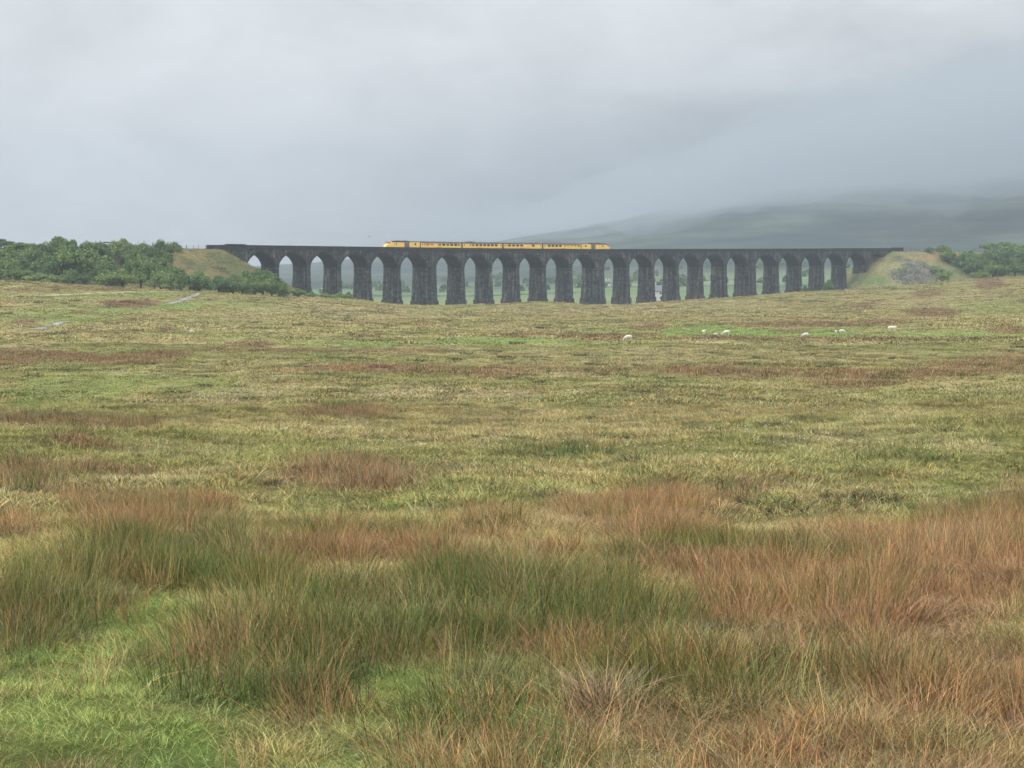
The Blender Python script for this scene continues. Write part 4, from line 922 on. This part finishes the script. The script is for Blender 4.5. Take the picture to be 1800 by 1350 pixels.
# short grass: LOD bands (y0, y1, density per m2, variant set)
gc = variants('grass', [dict(seed=i, n=54, h=.19, base_r=.19, lean=.9, width=.0046, droop=.9, dead=.16) for i in range(4)] +
                       [dict(seed=10+i, n=30, h=.20, base_r=.26, lean=1.0, width=.013, droop=.9, dead=.16) for i in range(4)] +
                       [dict(seed=20+i, n=24, h=.17, base_r=.55, lean=1.3, width=.04, droop=.8, seg=2, dead=.12) for i in range(4)] +
                       [dict(seed=30+i, n=22, h=.17, base_r=1.2, lean=1.8, width=.13, droop=.8, seg=2, dead=.08) for i in range(4)])
P_, R_, S_c, V_, T_ = [], [], [], [], []
for (y0, y1, dn, vb) in ((11, 42, 66, 0), (42, 130, 15, 4), (130, 330, 3.4, 8), (330, 1000, .62, 12)):
    x, y = area_points(y0, y1, dn, g); z = Zg(x, y)
    br, gr, bt, st = zone(BROWN, x, y, z, 4), zone(GREEN, x, y, z, 3), zone(BRIGHT, x, y, z, 1), zone(STRAW, x, y, z, 2)
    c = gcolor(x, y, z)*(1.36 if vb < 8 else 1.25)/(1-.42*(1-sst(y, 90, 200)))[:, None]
    sz = fbm(x, y, 2.2, 2); big = sst(fbm(x+500, y, max(1.5, y0*.03), 2), .55, .7)
    h = (.55+.75*sz+.7*big*(1-bt))*(1-.35*bt)
    dk = sst(fbm(x+70, y*.8+300, max(1.2, y0*.022), 2), .6, .68)[:, None]*(1-.7*bt)[:, None]      # heather and dark rush tussocks
    c = c*(1-.5*dk)+np.array((.05, .048, .028))*.5*dk
    c = c*g.uniform(*((.7, 1.3) if vb < 8 else (.84, 1.16)), (len(x), 1))*(1+g.normal(size=(len(x), 3))*.05)
    n = len(x); P_.append(np.stack([x, y, z-.02], 1)); R_.append(np.stack([g.normal(size=n)*.12, g.normal(size=n)*.12, g.uniform(0, 6.28, n)], 1))
    S_c.append(np.stack([h**.5, h**.5, h], 1)*g.uniform(.8, 1.2, (n, 1))); V_.append(vb+g.integers(0, 4, n)); T_.append(np.clip(c, .01, .6))
scatter('grass', 'short rough moorland grass in green, straw and olive tufts', 'grass', gc, *[np.concatenate(q) for q in (P_, R_, S_c, V_, T_)])
print('grass tufts', sum(map(len, P_)))
rc = variants('rush', [dict(seed=40+i, n=88, h=.74, base_r=.36, lean=.30, width=.0043, droop=.34, seg=4, dead=.16) for i in range(4)] +
                      [dict(seed=50+i, n=36, h=.70, base_r=.42, lean=.26, width=.0095, droop=.2, seg=3, dead=.14) for i in range(4)] +
                      [dict(seed=60+i, n=16, h=.72, base_r=.55, lean=.22, width=.04, droop=.2, seg=2, dead=.12) for i in range(4)] +
                      [dict(seed=70+i, n=14, h=.62, base_r=1.1, lean=.22, width=.09, droop=.2, seg=2, dead=.1) for i in range(4)] +
                      [dict(seed=80+i, n=90, h=.60, base_r=.20, lean=.75, width=.0055, droop=.75, seg=5, dead=.35, wind=.25) for i in range(4)])
P_, R_, S_c, V_, T_ = [], [], [], [], []
cb = np.array((.262, .165, .080)); cg = np.array((.092, .120, .034)); cg2 = np.array((.21, .175, .068))
for (y0, y1, dn, vb) in ((12, 48, 15, 0), (48, 130, 7, 4), (130, 330, 2.9, 8), (330, 960, .8, 12)):
    x, y = area_points(y0, y1, dn, g); z = Zg(x, y); br, gr, bt = zone(BROWN, x, y, z, 4), zone(GREEN, x, y, z, 3), zone(BRIGHT, x, y, z, 1)
    cl_n = .6*fbm(x, y, 1.1 if y0 < 50 else 2.5, 2)+.4*fbm(x-40, y, 5, 2)
    dens = np.clip(br*1.1+gr*1.15-bt*.5*(br < .5), 0, 1)*sst(cl_n, .34, .58)*.85+.035*(y < 130); k = g.random(len(x)) < dens
    x, y, z, br, gr = x[k], y[k], z[k], br[k], gr[k]; n = len(x)
    mixn = g.random(n)*1.15-.05+(fbm(x+33, y, 2.4, 2)-.5)*2.4; isb = (mixn < (br+.03)/(br+gr+.05))
    c = np.where(isb[:, None], cb, cg); half_ = (g.random(n) < .3)[:, None]; c = np.where(half_ & ~isb[:, None], cg2, c); 
    c = np.where(half_ & isb[:, None], c*np.array((1.25, 1.4, 1.4)), c)
    c = c*g.uniform(.65, 1.3, (n, 1))*(1+g.normal(size=(n, 3))*.07)
    if vb == 12: c = c*.85
    if vb > 0: c = c*np.array((.92, .97, 1.0))
    nb = vb+g.integers(0, 4, n)
    if vb == 0:          # flattened dead clumps among the standing rushes, the biggest one in the middle foreground
        xp = 900+F*x/y; yp = YH-F*z/y; fl = ((((xp-1040)/80)**2+((yp-1245)/45)**2 < 1) & (g.random(n) < .75)) | (g.random(n) < .05)
        nb = np.where(fl, 16+g.integers(0, 4, n), nb); c = np.where(fl[:, None], np.array((.22, .155, .105))*g.uniform(.5, 1.4, (n, 1)), c)
    h = (.42+.85*fbm(x+9, y, 1.6, 3))*np.where(isb, .84, 1.0)*(.7+.4*np.clip(np.maximum(br, gr), 0, 1))*(1 if vb < 8 else .8)
    P_.append(np.stack([x, y, z-.02], 1)); R_.append(np.stack([g.normal(size=n)*.16, g.normal(size=n)*.16+.02, g.uniform(0, 6.28, n)], 1))
    S_c.append(np.stack([np.ones(n), np.ones(n), h], 1)*g.uniform(.8, 1.15, (n, 1))); V_.append(nb); T_.append(np.clip(c, .01, .6))
scatter('rushes', 'tall rushes in reddish brown and dark green beds', 'rushes', rc, *[np.concatenate(q) for q in (P_, R_, S_c, V_, T_)])
print('rush tufts', sum(map(len, P_)))

tc_ = variants('tussock', [dict(seed=90+i, n=110, h=.34, base_r=.30, lean=.9, width=.012, droop=.6, seg=2, dead=.04) for i in range(4)] +
                         [dict(seed=95+i, n=60, h=.42, base_r=.5, lean=.8, width=.045, droop=.6, seg=2, dead=.04) for i in range(4)])
P_, R_, S_c, V_, T_ = [], [], [], [], []
for (y0, y1, dn, vb) in ((34, 130, .6, 0), (130, 330, .14, 4), (330, 900, .012, 4)):
    x, y = area_points(y0, y1, dn, g); z = Zg(x, y)
    cn = fbm(x+11, y*.55, 9 if y1 < 400 else 30, 3); cn2 = fbm(x-71, y*.7, 2.6, 2)
    k = g.random(len(x)) < (.08+.92*sst(cn, .47, .62))*sst(cn2, .40, .60)*(1-zone(BRIGHT, x, y, z, 1)*.8)*(1-.9*zone(BROWN, x, y, z, 4)); x, y, z = x[k], y[k], z[k]; n = len(x)
    t = g.random(n)[:, None]; c = np.where(t < .55, np.array((.060, .062, .030)), np.where(t < .72, np.array((.085, .068, .045)), np.where(t < .85, np.array((.10, .14, .04)), np.array((.27, .23, .12)))))*g.uniform(.7, 1.3, (n, 1))
    sc_ = g.uniform(.5, 1.35, n)*(1 if y1 < 400 else 1.7)
    P_.append(np.stack([x, y, z-.03], 1)); R_.append(np.stack([np.zeros(n), np.zeros(n), g.uniform(0, 6.28, n)], 1)); S_c.append(np.stack([sc_*g.uniform(.9, 1.9, n), sc_, sc_*g.uniform(.7, 1.2, n)], 1)); V_.append(vb+g.integers(0, 4, n)); T_.append(c)
scatter('tussocks', 'dark heathery and straw-coloured tussocks dotted over the moor', 'tussocks', tc_, *[np.concatenate(q) for q in (P_, R_, S_c, V_, T_)])
print('tussocks', sum(map(len, P_)))
def cotton():
    V = []; Fq = []; g = np.random.default_rng(4)
    for k in range(300):
        xp = g.normal(1250, 260); yp = g.uniform(735, 880); Yd = F*7.0/(yp-YH); x = (xp-900)/F*Yd
        if fbm(np.array([x]), np.array([Yd]), 9, 2)[0] < .5: continue
        z = Zg(x, Yd)+g.uniform(.18, .34); r = g.uniform(.010, .017); i = len(V); w = .002
        V += [(x-r, Yd, z), (x, Yd-r, z), (x+r, Yd, z), (x, Yd+r, z), (x, Yd, z+r*1.6), (x, Yd, z-r*1.3)]
        Fq += [(i+a, i+(a+1) % 4, i+4) for a in range(4)]+[(i+(a+1) % 4, i+a, i+5) for a in range(4)]
        V += [(x-w, Yd, z-.4), (x+w, Yd, z-.4), (x, Yd, z-r)]; Fq.append((i+6, i+7, i+8))
    me = mesh_np('cottongrass', V, Fq); me.materials.append(mat('cotton_white', (.75, .75, .70), .9, spec=.05)); o = bpy.data.objects.new('cottongrass', me); COL.objects.link(o)
    tag(o, 'white specks of cottongrass heads over the middle of the moor', 'cottongrass', kind='stuff')
cotton()

# ------------------------------------------------------------------ air: an even haze, and the low cloud lying on the hill
def volume(name, V_, F_, dens, col, aniso, label, cat):
    me = bpy.data.meshes.new(name); me.from_pydata(V_, [], F_); m = bpy.data.materials.new(name); m.use_nodes = True; N = m.node_tree.nodes; L = m.node_tree.links
    N.remove(N['Principled BSDF']); pv = N.new('ShaderNodeVolumePrincipled'); pv.inputs['Density'].default_value = dens; pv.inputs['Color'].default_value = (*col, 1); pv.inputs['Anisotropy'].default_value = aniso
    L.new(pv.outputs[0], N['Material Output'].inputs['Volume']); me.materials.append(m); o = bpy.data.objects.new(name, me); COL.objects.link(o); tag(o, label, cat, kind='stuff'); return o
bx = MB(); bx.box(-4200, 4200, -120, 5000, -60, 215)
volume('haze', bx.v, bx.f, 1.6e-4, (.51, .585, .69), .2, 'thin even haze over the whole moor', 'haze')
bx = MB()
_nx, _ny = 150, 90; _gx = np.linspace(-500, 3300, _nx); _gy = np.linspace(2050, 4900, _ny); XX, YY = np.meshgrid(_gx, _gy)
_px = 900+F*XX/YY
_mid = 150-55*sst(_px, 900, 1350)+0*XX
ZB = np.interp(_px, [850, 1000, 1300, 1550, 1800, 2400], [36, 46, 76, 92, 112, 135])*(YY/3600)+(fbm(XX, YY, 600, 4)-.5)*46+(abs(fbm(XX+50, YY, 260, 4)-.5))*-130+(fbm(XX+50, YY, 120, 3)-.5)*80+28+(1-sst(YY, 2050, 2600))*50
_w = sst(_px, 620, 1950)*1.1*sst(XX, -500, 500)*(1-sst(XX, 2900, 3300))*sst(YY, 2050, 2600)*(1-sst(YY, 4600, 4900))
ZT_ = ZB+1.5+(260+(fbm(XX+7, YY, 500, 3)-.5)*160-ZB)*_w
cloudV = [(float(a), float(b), float(c)) for a, b, c in zip(XX.ravel(), YY.ravel(), ZB.ravel())]+[(float(a), float(b), float(c)) for a, b, c in zip(XX.ravel(), YY.ravel(), ZT_.ravel())]
n0 = _nx*_ny; cloudF = []
for j in range(_ny-1):
    for i in range(_nx-1):
        a = j*_nx+i; cloudF.append((a, a+_nx, a+_nx+1, a+1)); cloudF.append((n0+a, n0+a+1, n0+a+_nx+1, n0+a+_nx))
for i in range(_nx-1):
    cloudF.append((i, i+1, n0+i+1, n0+i)); a = (_ny-1)*_nx+i; cloudF.append((a+1, a, n0+a, n0+a+1))
for j in range(_ny-1):
    a = j*_nx; cloudF.append((a+_nx, a, n0+a, n0+a+_nx)); a = j*_nx+_nx-1; cloudF.append((a, a+_nx, n0+a+_nx, n0+a))
volume('low_cloud', cloudV, cloudF, 2.3e-3, (.475, .515, .555), .2, 'low grey cloud hiding the top of the hill', 'cloud')
